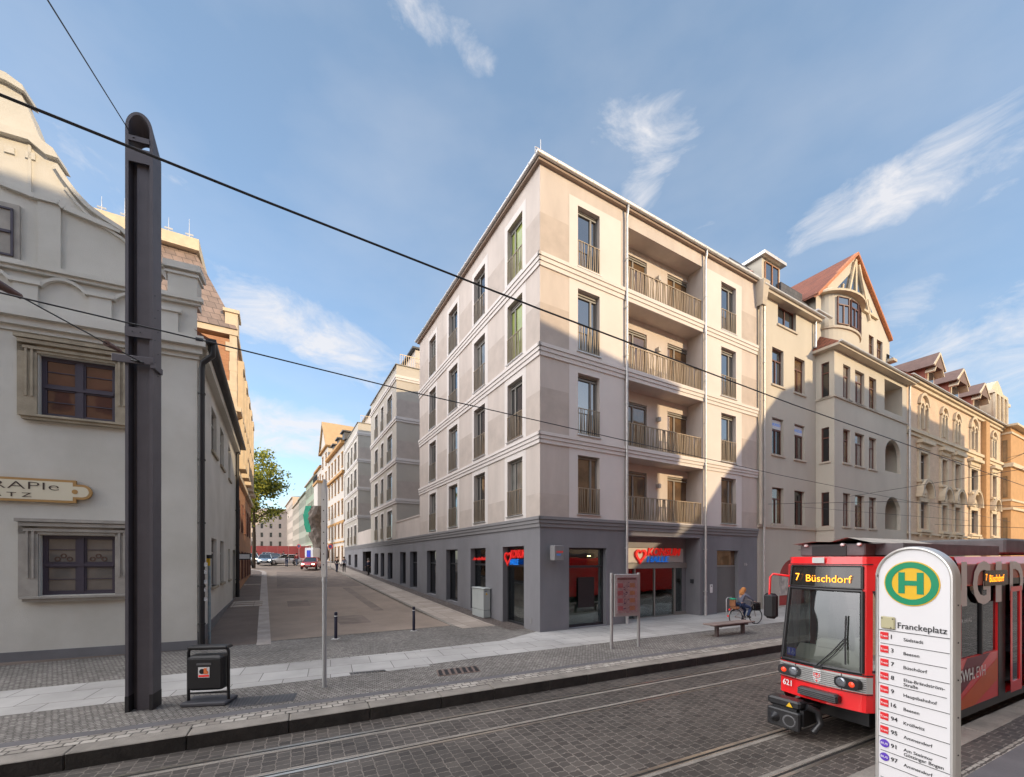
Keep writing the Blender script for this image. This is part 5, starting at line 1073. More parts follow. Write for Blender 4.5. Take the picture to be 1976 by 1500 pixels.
w=MB(SM); w.box(2.98,4.12,-.03,0,2.60,2.88); sd_=w.build('side_display',MT['display_glass'],TR); text('display_lettering','7',(.06,.12),sd_,SM@X4(3.02,-.033,2.70),amber,.002,.004); text('display_lettering','Büschdorf',(.72,.13),sd_,SM@X4(3.2,-.033,2.67),amber,.002,.006)
w=MB()
for y in (-.36,.36): w.box(-.075,-.05,y-.004,y+.004,.93,1.19)
w.tube([(p[0]-.006,p[1]*1.006,.91) for p in plan(.91)[3:13]],.006,5); w.tube([(p[0]-.006,p[1]*1.006,1.215) for p in plan(1.2)[3:13]],.010,5)
w.build('panel_seam',tblk,TR)
# roof equipment, pantograph, mirror, bogie
w=MB(); w.bbox(.55,2.7,-.42,.62,3.14,3.36,.02); w.box(.9,5.2,-.8,.8,3.16,3.36); w.bbox(5.8,8.6,-.75,.75,3.2,3.55,.04); w.bbox(9.6,12,-.75,.75,3.2,3.5,.04); w.build('roof_equipment',tgry,TR)
w=MB(); w.box(.53,.56,-.15,.40,3.15,3.33); w.build('roof_recess',black,TR)
w=MB(); w.add([(.45,-.55,3.37),(2.7,-.6,3.37),(2.7,-.25,3.47),(.45,-.2,3.47),(.45,.70,3.37),(2.7,.75,3.37),(2.7,.35,3.43),(.45,.35,3.41),(.45,.05,3.40),(2.7,.05,3.42)],[(0,1,2,3),(3,2,9,8),(8,9,6,7),(7,6,5,4)]); w.build('roof_cover',mat('roof_cover_beige',(.40,.36,.31),.8,var=.25,vs=3),TR)
w=MB(); 
for y in (.5,-.1,-.35): w.bbox(.50,.56,y-.03,y+.03,3.32,3.37,.01)
w.build('roof_latch',MT['letter_white'],TR)
w=MB(FM); w.box(-.16,.03,-.0,.012,3.02,3.12); pl_=w.build('maker_plate',tsil,TR)
w=MB()
for s in (-.5,.5): w.tube([(17.6,s,3.5),(15.6,s*.9,4.5),(17.5,s*.8,5.75)],.035,6)
for dx in (-.18,.18): w.tube([(17.5+dx,-.95,5.45),(17.5+dx,-.7,5.72),(17.5+dx,0,5.82),(17.5+dx,.7,5.72),(17.5+dx,.95,5.45)],.025,6)
w.build('pantograph',dark,TR)
w=MB(); w.bbox(.04,.20,.80,1.04,1.93,2.42,.05); w.build('mirror',black,TR)
w=MB(); w.tube([(.35,.70,2.76),(.12,.88,2.80),(.10,.92,2.74),(.08,.93,2.2)],.022,8); w.build('mirror_arm',tred,TR)
w=MB()
for x in (2.2,3.9,10,11.7):
    for y in (-.5,.5): w.lathe([(0,-.06),(.28,-.06),(.31,0),(.31,.06),(0,.06)],20,0,X4(x,y,.315),'y')
w.box(1.8,4.3,-.75,.75,.28,.45); w.box(.5,1.6,-.5,.5,.25,.55); w.build_each('bogie',tblk,TR)
# ---------------------------------------------------------------- overhead wires
def wire(name,label,pts,r,grp=None):
    w=MB(); w.tube(pts,r,6); return tag(w.build(name,dark),label,'wire',grp)
def pline(pts,h,a=None):
    out=[]
    for x,y in pts: Y=FO*(h-EYE)/(HY-y); out.append(((x-CX)/FO*Y,Y,h))
    return out
def ext(p,k0=1.5,k1=0): a=Vector(p[0])-(Vector(p[1])-Vector(p[0])).normalized()*k0; b_=Vector(p[-1])+(Vector(p[-1])-Vector(p[-2])).normalized()*k1; return [a]+[Vector(q) for q in p]+[b_]
wire('contact_wire','thick black overhead wire over the nearer track, from upper left across the corner building',ext(pline([(0,183),(500,384),(1040,596),(1528,780),(1676,832),(1976,938)],5.87),3,20),.010)
wire('contact_wire','lower black overhead wire over the farther track, crossing the steel mast halfway up',ext(pline([(0,565),(403,660),(800,758),(1205,850),(1500,916),(1776,972)],5.87),2,20),.009)
Yt=8.0; tip=Vector(((255-CX)/FO*Yt,Yt,EYE+(HY-262)*Yt/FO)); r0=ray(88,-6); far=Vector((0,0,EYE))+r0*9.2
wire('span_wire','thin dark line running up from the tip of the steel mast to the top edge',[tip,far,far+(far-tip)*.5],.009)
c1=Vector(((268-CX)/FO*7.7,7.7,EYE+(HY-697)*7.7/FO)); r0=ray(-20,540); c2=Vector((0,0,EYE))+r0*8.6
wv=wire('span_wire','thin line with dark insulator at left edge, ending at the steel mast clamp',[c1,c2,c2+(c2-c1)],.010)
w=MB()
for k,l in ((.18,.05),(.86,.06),(.92,.05)): p=c1.lerp(c2,k); d=(c2-c1).normalized(); w.cyl(p,p+d*.35,l*.6,l,8)
w.build('insulator',mat('insulator_brown',(.12,.06,.05),.5,var=.4,vs=20),wv)
def pt(x,y,Y): return Vector(((x-CX)/FO*Y,Y,EYE+(HY-y)*Y/FO))
for a,b_,lb in (((1477,973,23.9),(1720,968,18),'thin wall wire from the gabled house, anchored left of its lowest window row'),((1720,968,18),(1976,978,12),'continuing thin wire above the tram roof towards the right edge'),((1540,978,22),(1870,1005,24),'faint lower span wire crossing the bay of the gabled house'),((1804,1012,32),(1976,1019,20),'thin wire anchored low on the yellow brick townhouse'),((1640,958,20),(1976,905,12),'slanting thin wire rising right over the arched loggias'),((1940,892,20),(1990,868,12),'short thin wire against the sky at the far right'),((1940,885,30),(1990,872,20),'uppermost short wire against the sky at the far right')):
    wire('span_wire',lb,[pt(*a),pt(*b_)],.008 if a[2]<23 else .012)
# ---------------------------------------------------------------- steel mast
ms=mat('mast_paint',(.105,.098,.112),.55,metal=.2,var=.14,vs=2.5,bump=.08,bs=60); msD=mat('mast_base_tar',(.022,.02,.022),.7)
MP=Vector((-7.17,7.71,.24)); ma=math.atan2(.13,.38); MS=thing('steel_mast','tall dark steel overhead line mast with slanted rounded top standing on the left pavement','mast',MP,ma)
w=MB(); Wm,Dm,t=.42,.34,.05; Hs,Hf=10.88,11.20; DR=.30
for x0,x1 in ((0,t),(Wm-t,Wm)): w.add([(x0,0,0),(x1,0,0),(x1,Dm,0),(x0,Dm,0),(x0,0,Hs),(x1,0,Hs),(x1,Dm,Hs-DR),(x0,Dm,Hs-DR)],[(0,1,5,4),(1,2,6,5),(2,3,7,6),(3,0,4,7)])
w.box(t,Wm-t,Dm*.55,Dm*.62,0,Hs-.28); w.box(t,Wm-t,Dm*.62,Dm*.95,Hs-.9,Hs-.2); w.box(.15,Wm-t,.07,.085,0,Hs-.55); w.box(.15,.165,.085,Dm*.55,0,Hs-.55)
nh=16; P_=[]
for i in range(nh+1):
    a=PI*i/nh; P_.append(((Wm/2)*(1-math.cos(a)),(Hf-Hs)*math.sin(a),t+(Wm/2-t)*(1-math.cos(a)),(Hf-Hs-t)*math.sin(a)))
for (a,b_,a2,b2),(c,e,c2_,e2) in zip(P_[:-1],P_[1:]):
    w.add([(a,0,Hs+b_),(c,0,Hs+e),(c,Dm,Hs-DR+e),(a,Dm,Hs-DR+b_),(a2,0,Hs+b2),(c2_,0,Hs+e2),(c2_,Dm,Hs-DR+e2),(a2,Dm,Hs-DR+b2)],[(0,1,2,3),(4,5,6,7),(0,1,5,4),(2,3,7,6)],0,None,False)
w.quad((0,Dm,0),(Wm,Dm,0),(Wm,Dm,Hs-DR),(0,Dm,Hs-DR)); w.box(t,Wm-t,0,.03,Hs-.62,Hs-.36)
w.build('column',ms,MS)
w=MB(); w.box(-.004,t+.004,-.004,Dm+.004,0,.30); w.box(Wm-t-.004,Wm+.004,-.004,Dm+.004,0,.30); w.build_each('base_coating',msD,MS)
zc=lambda y,Y=7.75: EYE+(HY-y)*Y/FO-.24
w=MB(); w.box(t,Wm-t,-.01,.02,zc(272),zc(262)); w.box(0,Wm,-.012,.0,zc(650),zc(632)); w.bbox(-.18,Wm+.04,-.05,-.02,zc(703),zc(688),.008); w.box(Wm-.02,Wm+.05,-.05,Dm*.8,zc(708),zc(697)); w.build_each('clamp',ms,MS)
w=MB(); 
for i in range(2): w.cyl((.12+.12*i,-.02,zc(641)),(.12+.12*i,-.03,zc(641)),.012,n=8)
for i in range(8): w.cyl((Wm+.0,.08+.12*(i%2),zc(560+i*22)),(Wm+.008,.08+.12*(i%2),zc(560+i*22)),.010,n=6)
p0=(MS.matrix_world if False else (Matrix.Translation(MP)@Matrix.Rotation(ma,4,'Z'))).inverted()
w.tube([p0@tip,(.14,.0,zc(268))],.03,6); w.tube([p0@c1,(.1,-.05,zc(696)),(.3,-.05,zc(700))],.02,6); w.build('wire_fitting',dark,MS)
# ---------------------------------------------------------------- street furniture
def gp(px,py,z=.24): Y=(EYE-z)*FO/(py-HY); return Vector(((px-CX)/FO*Y,Y,z))
bp=gp(398,1361); BN=thing('litter_bin','black litter bin in a tubular frame with a picture sticker beside the steel mast','bin',bp,R(8))
w=MB(); 
w.tube([(-.36,.08,.06),(-.36,.08,1.02),(-.34,.08,1.09),(-.28,.08,1.12),(.28,.08,1.12),(.34,.08,1.09),(.36,.08,1.02),(.36,.08,.06)],.028,10); w.bbox(-.36,.36,.02,.26,1.07,1.14,.02); w.tube([(-.36,.08,.22),(.36,.08,.22)],.018,8); w.build('frame',black,BN)
w=MB(); w.bbox(-.32,.32,-.06,.26,.30,.97,.04); w.bbox(-.30,.30,-.075,-.05,.34,.92,.01); w.build('container',black,BN); w=MB(); w.box(-.13,.13,-.085,-.07,.80,.84); w.build('slot',MT['tram_roof_grey'],BN)
w=MB(); w.bbox(-.42,.40,-.10,.38,.0,.08,.02); w.build('base',mat('bin_base',(.06,.06,.07),.6),BN)
w=MB(); w.box(-.10,.10,-.081,-.077,.56,.76); st=w.build('sticker',MT['letter_white'],BN)
w=MB(); w.box(-.09,.09,-.086,-.081,.575,.61,0); w.ring(-.03,.68,0,.05,-.086,-.081,14,1); w.box(-.0,.05,-.087,-.081,.63,.74,2); w.ring(.045,.66,0,.035,-.0875,-.082,12,2); w.build('sticker_print',[MT['sign_red'],black,mat('print_orange',(.8,.2,.05),.6)],st)
tp=gp(626,1326); PS=thing('sign_post','thin pale grey post with a perforated upper channel and slanted top near the kerb','post',tp,R(5))
w=MB(); w.cyl((0,0,0),(0,0,2.35),.046,n=16); w.cyl((0,0,2.35),(0,0,2.47),.056,.05,n=16); w.build('tube',mat('post_grey',(.42,.43,.43),.4,metal=.3,var=.1,vs=6),PS)
w=MB(); 
w.add([(-.055,-.05,2.45),(.045,-.05,2.45),(.045,.05,2.45),(-.055,.05,2.45),(-.05,-.05,4.25),(.05,-.05,4.25),(.05,.05,4.4),(-.05,.05,4.4),(-.045,-.05,4.45),(.0,-.05,4.62),(.03,.05,4.62),(-.045,.05,4.5)],[(0,1,5,4),(1,2,6,5),(2,3,7,6),(3,0,4,7),(4,5,9,8),(5,6,10,9),(6,7,11,10),(7,4,8,11),(8,9,10,11)]); ch=w.build('channel',mat('post_alu',(.62,.62,.61),.35,metal=.4,var=.08),PS)
w=MB()
for i in range(7): w.cyl((-.0,-.054,2.72+i*.24),(-.0,-.051,2.72+i*.24),.013,n=10)
w.build('bolt_hole',black,ch)
for x,y,lb in ((648,1233,'short dark blue bollard nearer the thin grey post'),(798.5,1217.5,'short dark blue bollard nearer the corner building')):
    t=thing('bollard',lb,'bollard',gp(x,y),0,'dark bollards across the side street mouth')
    w=MB(); w.lathe([(.055,0),(.055,.82),(.05,.83),(.05,.85),(.055,.86),(.055,.93),(.045,.955),(0,.96)],18); w.build('shaft',mat('bollard_blue',(.015,.016,.035),.4,metal=.2,var=.1),t)
    w=MB(); w.lathe([(.0565,.80),(.0565,.825)],18); w.build('reflective_band',MT['letter_white'],t); w=MB(); w.bbox(-.12,.12,-.12,.12,0,.015,.005); w.build('foot_plate',zinc,t)
pa,pb=gp(1180,1252.5),gp(1232,1248.5); dv=pb-pa; IB=thing('info_board','grey framed city map board on two posts in front of the supermarket','notice board',pa,math.atan2(dv.y,dv.x)); Wb=dv.length
pg=mat('board_grey',(.36,.355,.35),.45,metal=.4,var=.1); w=MB()
for x in (0,Wb): w.cyl((x,0,0),(x,0,2.40),.05,n=14)
w.build('post',pg,IB); w=MB(); w.bbox(.06,Wb-.05,-.09,.07,1.02,2.36,.012); bx_=w.build('case',pg,IB)
w=MB(); w.box(.13,Wb-.12,-.094,-.088,1.13,2.28); mp_=w.build('map_sheet',mat('map_paper',(.50,.47,.50),.6,var=.25,vs=9),bx_)
w=MB(); rr=random.Random(11)
w.box(.15,Wb-.14,-.098,-.095,2.18,2.26,0)
for i in range(4):
    for s,c in ((.16,1),(Wb-.40,2)): z=1.22+i*.24; [w.box(s+.02*(j%2),s+.2,-.098,-.095,z+j*.028,z+j*.028+.017,c) for j in range(5)]
for i in range(34): x=rr.uniform(.36,Wb-.45); z=rr.uniform(1.2,2.1); beam(None,x,z,x+rr.uniform(-.14,.14),z+rr.uniform(-.1,.1),.008,-.098,-.095,w) if i%2 else w.box(x,x+.05,-.0985,-.095,z,z+.02,3)
w.build('map_print',[mat('print_grey',(.25,.24,.24),.6,var=0),mat('print_rose',(.60,.16,.20),.6,var=.1),mat('print_amber',(.60,.32,.12),.6,var=.1),mat('print_blue',(.08,.10,.22),.6,var=0)],mp_)
text('board_heading','Franckeplatz Innenstadt',(Wb-.36,.05),bx_,X4(.18,-.1,2.195),black,.002)
w=MB(); w.box(.13,Wb-.12,-.108,-.104,1.13,2.28); w.build('glass_front',glass('board_glass',(.95,.95,.95),.02,.5),bx_)
b0,b1=gp(1372,1213+15),gp(1450,1221); bv=Vector((.89,.42)).normalized(); BE_=thing('bench','backless wooden slat bench on steel legs in front of the entry door','bench',gp(1391,1230),math.atan2(.44,.90))
w=MB()
for i in range(4): w.bbox(-.42,1.85,-.06+i*.125,.05+i*.125,.43,.475,.006)
w.build('seat',mat('bench_wood',(.25,.19,.165),.75,var=.3,vs=3,bump=.3,bs=30),BE_)
for x in (.0,1.45): w=MB(); w.box(x-.045,x+.045,.11,.23,.0,.35); w.box(x-.045,x+.045,-.02,.40,.35,.43); w.build('leg',mat('bench_steel',(.10,.075,.07),.6,var=.2),BE_)
w=MB(); w.box(.0,1.45,.14,.22,.33,.41); w.build('beam',MT['bench_steel'],BE_)
CB=thing('cable_cabinet','light grey electrical cabinet against the side street wall of the corner building','cabinet',(KF@Vector((-.42,4.15,gz(5)))),KA)
cg=mat('cabinet_grey',(.42,.45,.44),.6,var=.06,bump=.1); w=MB(); w.bbox(0,.36,0,1.30,.0,.34,.01); w.bbox(.0,.36,.0,1.30,.355,1.34,.012); w.build('case',cg,CB); w=MB(); w.bbox(-.03,.39,-.03,1.33,1.34,1.39,.015); w.build('lid',cg,CB)
w=MB(); w.box(-.004,.0,.02,.645,.38,1.31); w.box(-.004,.0,.655,1.28,.38,1.31); w.cyl((-.02,.60,.86),(0,.60,.86),.03,n=10); w.build('door',cg,CB)
w=MB(); w.prism([(.10,1.08),(.22,1.08),(.16,1.19)],-.006,-.002); w.build('warning_triangle',MT['warning_yellow'],CB); w=MB(); w.box(.06,.20,-.006,-.002,1.235,1.265); w.build('label_strip',MT['print_blue'],CB)
w=MB(); p=gp(404,1244); PG=thing('parking_post','slim weathered post with a yellow clip beside the black downpipe of the white house','post',p,0); w.cyl((0,0,0),(0,0,2.95),.045,n=12); w.build('tube',mat('post_weathered',(.13,.19,.22),.6,metal=.3,var=.7,vs=9,vcol=(.35,.38,.38)),PG); w=MB(); w.box(-.05,.06,-.07,-.04,2.62,2.86); w.build('clip',MT['warning_yellow'],PG); w=MB(); w.box(-.055,.05,-.06,.05,2.86,2.98); w.build('cap',black,PG)
# ---------------------------------------------------------------- stop sign on the platform
SG=thing('stop_sign','white rounded tram stop sign with green and yellow H, listing lines for the platform','sign',(4.00,4.59,.24),math.atan2(-.938,.348)); SW=.655; ST=2.985; sr=SW/2
alu=mat('sign_aluminium',(.55,.54,.52),.35,metal=.5,var=.05); wht=mat('sign_white',(.66,.655,.67),.35,var=.03,vs=1)
def arch(k,z0=0): return [(k,z0),(SW-k,z0)]+[(sr+(sr-k)*math.cos(PI*i/24),ST-sr+(sr-k)*math.sin(PI*i/24)) for i in range(25)]
w=MB(); N_=len(arch(0)); o_=arch(0); 
prof=[(0,.02),(0,.11),(.012,.13),(.03,.13),(.032,.0),(.022,-.008),(.01,-.005)]
for (k0,y0),(k1,y1) in zip(prof,prof[1:]+prof[:1]):
    A1_,B1_=arch(k0),arch(k1)
    w.add([(x,y0,z) for x,z in A1_]+[(x,y1,z) for x,z in B1_],[(i,i+1,N_+i+1,N_+i) for i in range(1,N_-1)]+[(0,N_-1,2*N_-1,N_)],0,None,True)
w.build('frame',alu,SG)
w=MB(); w.prism(arch(.03),.012,.10); fc=w.build('panel',wht,SG)
w=MB()
for i in range(7): w.cyl((SW,.06,.25+i*.36),(SW+.004,.06,.25+i*.36),.008,n=8)
w.build('frame_screw',black,SG)
green=mat('sign_green',(.0,.22,.10),.4,var=.02); yel=mat('sign_yellow',(.66,.40,.015),.4,var=.02); cz=2.60; cx=sr-.01
w=MB(); w.ring(cx,cz,0,.232,.006,.011,48,1); w.ring(cx,cz,.163,.222,.002,.0055,48,0); w.box(cx-.105,cx-.05,.002,.0055,cz-.105,cz+.115,0); w.box(cx+.05,cx+.105,.002,.0055,cz-.105,cz+.115,0); w.box(cx-.05,cx+.05,.002,.0055,cz-.02,cz+.03,0); w.build('stop_roundel',[green,yel],fc)
tb=mat('print_black',(.012,.012,.014),.5,var=0); tred2=mat('tram_pictogram_red',(.62,.015,.02),.5,var=0); tvio=mat('bus_pictogram_violet',(.10,.04,.40),.5,var=0)
text('stop_name','Franckeplatz',(.395,.062),fc,X4(.205,.006,2.125),tb,.001,.008)
w=MB(); w.bbox(.06,.185,-.012,.011,2.105,2.235,.008); bp_=w.build('cover_plate',mat('plate_beige',(.42,.39,.24),.5,var=.05),SG)
w=MB(); 
for x,z in ((.075,2.215),(.17,2.215),(.155,2.12)): w.cyl((x,-.016,z),(x,-.012,z),.006,n=8)
w.build('plate_screw',black,bp_)
lines=[('1','Südstadt'),('3','Beesen'),('7','Büschdorf'),('8','Elsa-Brändström-\nStraße'),('9','Hauptbahnhof'),('16','Beesen'),('94','Kröllwitz'),('95','Ammendorf'),('91','Am Steintor\nGöttinger Bogen'),('97','Ammendorf')]
w=MB(); pit=.1455; z0=2.085; w.box(.035,SW-.035,.008,.011,z0-.003,z0+.003)
for i in range(1,15): w.box(.035 if i%2==0 else .05,SW-.035 if i%2 else SW-.06,.008,.011,z0-pit*i-.002,z0-pit*i+.003)
w.build('row_lines',tb,fc)
for i,(a,b_) in enumerate(lines):
    z=z0-pit*i-.085; w=MB()
    if i<8: w.box(.05,.122,.004,.011,z-.012,z+.062)
    else: w.ring(.088,z+.022,0,.042,.004,.011,24)
    pk=w.build('line_pictogram',tred2 if i<8 else tvio,fc); text('pictogram_lettering','Tram' if i<8 else 'BUS',(.066 if i<8 else .064,.022),pk,X4(.053 if i<8 else .056,.003,z+.012),MT['letter_white'],.001,.008)
    text('line_number',a,(None,.042),fc,X4(.145,.008,z+.002),tb,.001,.02); text('line_destination',b_,(None,.033),fc,X4(.255,.008,z-.004 if '\n' not in b_ else z+.01),tb,.001,.012)
# ---------------------------------------------------------------- people
skinm=mat('skin',(.50,.29,.21),.55,var=.06); 
def skin(name,V,Ed,rad,m,parent,sub=2,sm=1):
    me=bpy.data.meshes.new(name); me.from_pydata(V,Ed,[]); o=bpy.data.objects.new(name,me); COL.objects.link(o)
    md=o.modifiers.new('s','SKIN'); md.use_smooth_shade=True; md.branch_smoothing=.6
    for i,r in enumerate(rad): q=me.skin_vertices[0].data[i]; q.radius=r if isinstance(r,tuple) else (r,r); q.use_root=(i==0)
    if sub: s_=o.modifiers.new('u','SUBSURF'); s_.levels=sub; s_.render_levels=sub
    bpy.context.view_layer.update(); nm=bpy.data.meshes.new_from_object(o.evaluated_get(bpy.context.evaluated_depsgraph_get())); nm.materials.clear(); nm.materials.append(m)
    for p in nm.polygons: p.use_smooth=True
    COL.objects.unlink(o); bpy.data.objects.remove(o); n=bpy.data.objects.new(name,nm); COL.objects.link(n); n.parent=parent; return n
def stand(st=.0,arm=.1,bend=0):
    J={'pel':(0,0,.95),'wai':(0,-.01-bend*.1,1.10),'che':(0,-.02-bend*.35,1.33-bend*.1),'nec':(0,-.02-bend*.5,1.49-bend*.15),'hb':(0,-.03-bend*.55,1.57-bend*.16),'ht':(0,-.03-bend*.6,1.68-bend*.17)}
    for s,k in ((-1,'L'),(1,'R')):
        f=st*s
        J['sh'+k]=(s*.17,-.02-bend*.42,1.43-bend*.12); J['el'+k]=(s*.23,.03-bend*.4+arm*s*.5,1.15-bend*.1); J['wr'+k]=(s*.24,-.08-bend*.5+arm*s,.92-bend*.1); J['ha'+k]=(s*.24,-.11-bend*.5+arm*s,.84-bend*.1)
        J['hi'+k]=(s*.095,0,.90); J['kn'+k]=(s*.10,-.03-f*.7,.49); J['an'+k]=(s*.10,.03-f*1.2,.09); J['to'+k]=(s*.11,-.14-f*1.2,.035)
    return J
def person(label,loc,rz,J,top,legs,shoes,hair,hs=1,long=False,sleeves=1,group=None,cat='person'):
    t=thing('person',label,cat,loc,rz,group); t.scale=(hs,)*3
    ks=[k for k in J if k!='face']; ix={k:i for i,k in enumerate(ks)}
    E=[('pel','wai'),('wai','che'),('che','nec'),('nec','hb'),('hb','ht')]
    for k in 'LR': E+=[('che','sh'+k),('sh'+k,'el'+k),('el'+k,'wr'+k),('wr'+k,'ha'+k),('pel','hi'+k),('hi'+k,'kn'+k),('kn'+k,'an'+k),('an'+k,'to'+k)]
    r={'pel':(.13,.10),'wai':(.12,.09),'che':(.15,.10),'nec':.052,'hb':.075,'ht':.085,'sh':.055,'el':.038,'wr':.026,'ha':(.034,.02),'hi':.08,'kn':.052,'an':.036,'to':.03}
    rad=[r[k] if k in r else r[k[:2]] for k in ks]
    b=skin('body',[J[k] for k in ks],[(ix[a],ix[c]) for a,c in E],rad,skinm,t)
    # fingers, nose and ears grow out of the body mesh
    w=MB()
    for k in 'LR':
        h=Vector(J['ha'+k]); d=(h-Vector(J['wr'+k])).normalized(); sd=Vector((1,0,0)).cross(d); sd=(sd.normalized() if sd.length>.1 else Vector((0,1,0)))
        for i in range(4): p=h+sd*(.012*(i-1.5)); w.tube([p,p+d*(.045+.008*(i in(1,2))),p+d*(.075+.01*(i in(1,2)))+Vector((0,-.012,0))],[.009,.008,.006],6)
        w.tube([h-d*.01+sd*.03,h+d*.02+sd*.045,h+d*.045+sd*.04],[.010,.009,.007],6)
    hb,ht=Vector(J['hb']),Vector(J['ht']); hc=(hb+ht)/2; F_=J.get('face',Vector((0,-1,0))); up=(ht-hb).normalized(); Rr=F_.cross(up).normalized()
    w.cyl(hc+F_*.07-up*.005,hc+F_*.105-up*.02,.014,.008,8)
    for s in (-1,1): w.lathe([(0,-.012),(.025,-.008),(.022,.01),(0,.014)],8,0,Matrix.Translation(hc+Rr*s*.082),'x')
    bm_n=w.mesh('x',skinm); import bmesh; bm=bmesh.new(); bm.from_mesh(b.data); bm.from_mesh(bm_n); bm.to_mesh(b.data); bm.free()
    sc_=1.12
    kt=['wai','che','nec','shL','elL','wrL','shR','elR','wrR'] if sleeves==1 else ['wai','che','nec','shL','elL','shR','elR']; kt=['pel']+kt
    rt={'pel':(.145,.112),'wai':(.138,.105),'che':(.168,.118),'nec':.066,'sh':.072,'el':.050 if sleeves==1 else .055,'wr':.036}
    Et=[e for e in E if e[0] in kt and e[1] in kt]; it={k:i for i,k in enumerate(kt)}
    Vt=[Vector(J[k]) for k in kt]; Vt[it['nec']]=Vt[it['nec']]-up*.03
    if sleeves==0:
        for k in 'LR': Vt[it['el'+k]]=Vector(J['sh'+k]).lerp(Vector(J['el'+k]),.75)
    skin('top',[v[:] for v in Vt],[(it[a],it[c]) for a,c in Et],[rt[k] if k in rt else rt[k[:2]] for k in kt],top,t)
    kl=['pel','hiL','knL','anL','hiR','knR','anR']; il={k:i for i,k in enumerate(kl)}; rl2={'pel':(.14,.11),'hi':.095,'kn':.066,'an':.05}
    Vl=[Vector(J[k]) for k in kl]; 
    skin('trousers',[v[:] for v in Vl],[(il[a],il[c]) for a,c in E if a in kl and c in kl],[rl2[k] if k in rl2 else rl2[k[:2]] for k in kl],legs,t)
    for k in 'LR':
        a,c=Vector(J['an'+k]),Vector(J['to'+k]); skin('shoe',[(a+(a-c)*.25)[:],((a+c)/2-Vector((0,0,.01)))[:],(c+(c-a)*.15)[:]],[(0,1),(1,2)],[.045,.045,.035],shoes,t,1)
    w=MB(); M=Matrix.Translation(hc+up*.028-F_*.022); w.lathe([(0,.105),(.055,.092),(.092,.05),(.102,0),(.095,-.05),(.07,-.085),(0,-.09)],14,0,M@up.to_track_quat('Z','Y').to_matrix().to_4x4())
    if long:
        rr=random.Random(4)
        for i in range(26):
            a=rr.uniform(-1,1); p=hc-F_*(.06+.04*rr.random())+Rr*(a*.07)+up*rr.uniform(-.03,.06); w.tube([p,p-F_*.05-up*.06+Rr*a*.03,p-F_*.05-up*.14+Rr*a*.02,p-F_*.03-up*.21],[.012,.022,.018,.004],6)
    w.build('hair',hair,t)
    w=MB()
    for s in (-1,1): w.lathe([(0,-.010),(.009,-.004),(.009,.004),(0,.010)],8,0,Matrix.Translation(hc+F_*.083+Rr*s*.03+up*.015))
    w.build('eyes',black,t); return t
cl=lambda n,c: mat(n,c,.85,var=.15,vs=6)
def at(px,Y,dz=0):
    X=(px-CX)/FO*Y; q=KF.inverted()@Vector((X,Y,0)); return Vector((X,Y,gz(q.y)+dz))
kb,kj,kw=cl('cloth_black',(.015,.015,.018)),cl('cloth_jeans',(.03,.055,.13)),cl('cloth_pale_blue',(.33,.38,.48)); kr,kg,kn=cl('cloth_red',(.40,.04,.05)),cl('cloth_grey',(.12,.12,.15)),cl('cloth_navy',(.02,.025,.06))
sh_=cl('shoe_dark',(.02,.02,.02)); hd_=cl('hair_dark',(.03,.018,.012)); hg_=cl('hair_grey',(.25,.24,.22)); hr=cl('hair_red_blond',(.52,.22,.07))
person('person in black clothes standing with back turned at the left kerb edge of the pavement',at(650,46.5),R(160),stand(.04),kb,kn,sh_,hd_)
pb_=person('person in a pale blue shirt and black trousers holding a dark bag',at(664,47.0),R(20),stand(.06,.05),kw,kb,sh_,hd_)
w=MB(); w.bbox(-.38,-.26,-.22,.08,.62,.86,.02); w.tube([(-.32,-.18,.86),(-.28,-.1,.96),(-.32,.04,.86)],.012,6); hbg=w.build('shoulder_bag',black); hbg.matrix_world=pb_.matrix_basis; tag(hbg,'dark bag carried by the person in the pale blue shirt','bag')
person('person in dark navy clothes walking out of the dark gateway',at(711,43.2,.02),R(-30),stand(.14,.12),kn,kb,sh_,hg_)
person('person in a red top and pale jeans crossing the side street',at(572.5,56.5),R(170),stand(.10,.1),kr,cl('cloth_pale_jeans',(.16,.20,.28)),sh_,hd_)
person('small child in dark clothes beside the person in the red top',at(567.5,56.2),R(180),stand(.05),kn,kb,sh_,hd_,.62)
person('person in black top and blue jeans leaning at the white car',at(553,54.5),R(190),stand(.05,.05,.7),kb,kj,sh_,hd_)
person('dark figure walking far down the left side of the street',at(495,73),R(0),stand(.1),kb,kb,sh_,hd_)
person('dark figure far off standing between the parked cars and the green house',at(547,74),R(30),stand(.05),kn,kb,sh_,hd_)
# cyclist
ck=gp(1419.5,1206.2); ca_=R(14); Jc={'pel':(.24,0,.90),'wai':(.25,0,1.02),'che':(.34,0,1.22),'nec':(.38,0,1.37),'hb':(.41,0,1.44),'ht':(.43,0,1.54),'face':Vector((.95,.3,-.05)).normalized(),
 'shL':(.36,.16,1.32),'elL':(.58,.22,1.12),'wrL':(.62,.22,1.30),'haL':(.63,.22,1.37),'shR':(.36,-.16,1.32),'elR':(.56,-.23,1.15),'wrR':(.74,-.22,1.03),'haR':(.80,-.21,1.00),
 'hiL':(.26,.09,.86),'knL':(.60,.11,.62),'anL':(.46,.10,.22),'toL':(.60,.10,.17),'hiR':(.26,-.09,.86),'knR':(.66,-.12,.74),'anR':(.52,-.11,.38),'toR':(.66,-.12,.33)}
person('person with reddish curly hair, grey jumper and jeans riding the bicycle past the entry door',ck,ca_,Jc,cl('jumper_grey_blue',(.13,.14,.19)),kj,sh_,hr,1,True)
BK=thing('bicycle','pale city bicycle with front basket, ridden past the bench','bicycle',ck,ca_)
fr=mat('bicycle_frame',(.42,.38,.36),.35,metal=.4,var=.1)
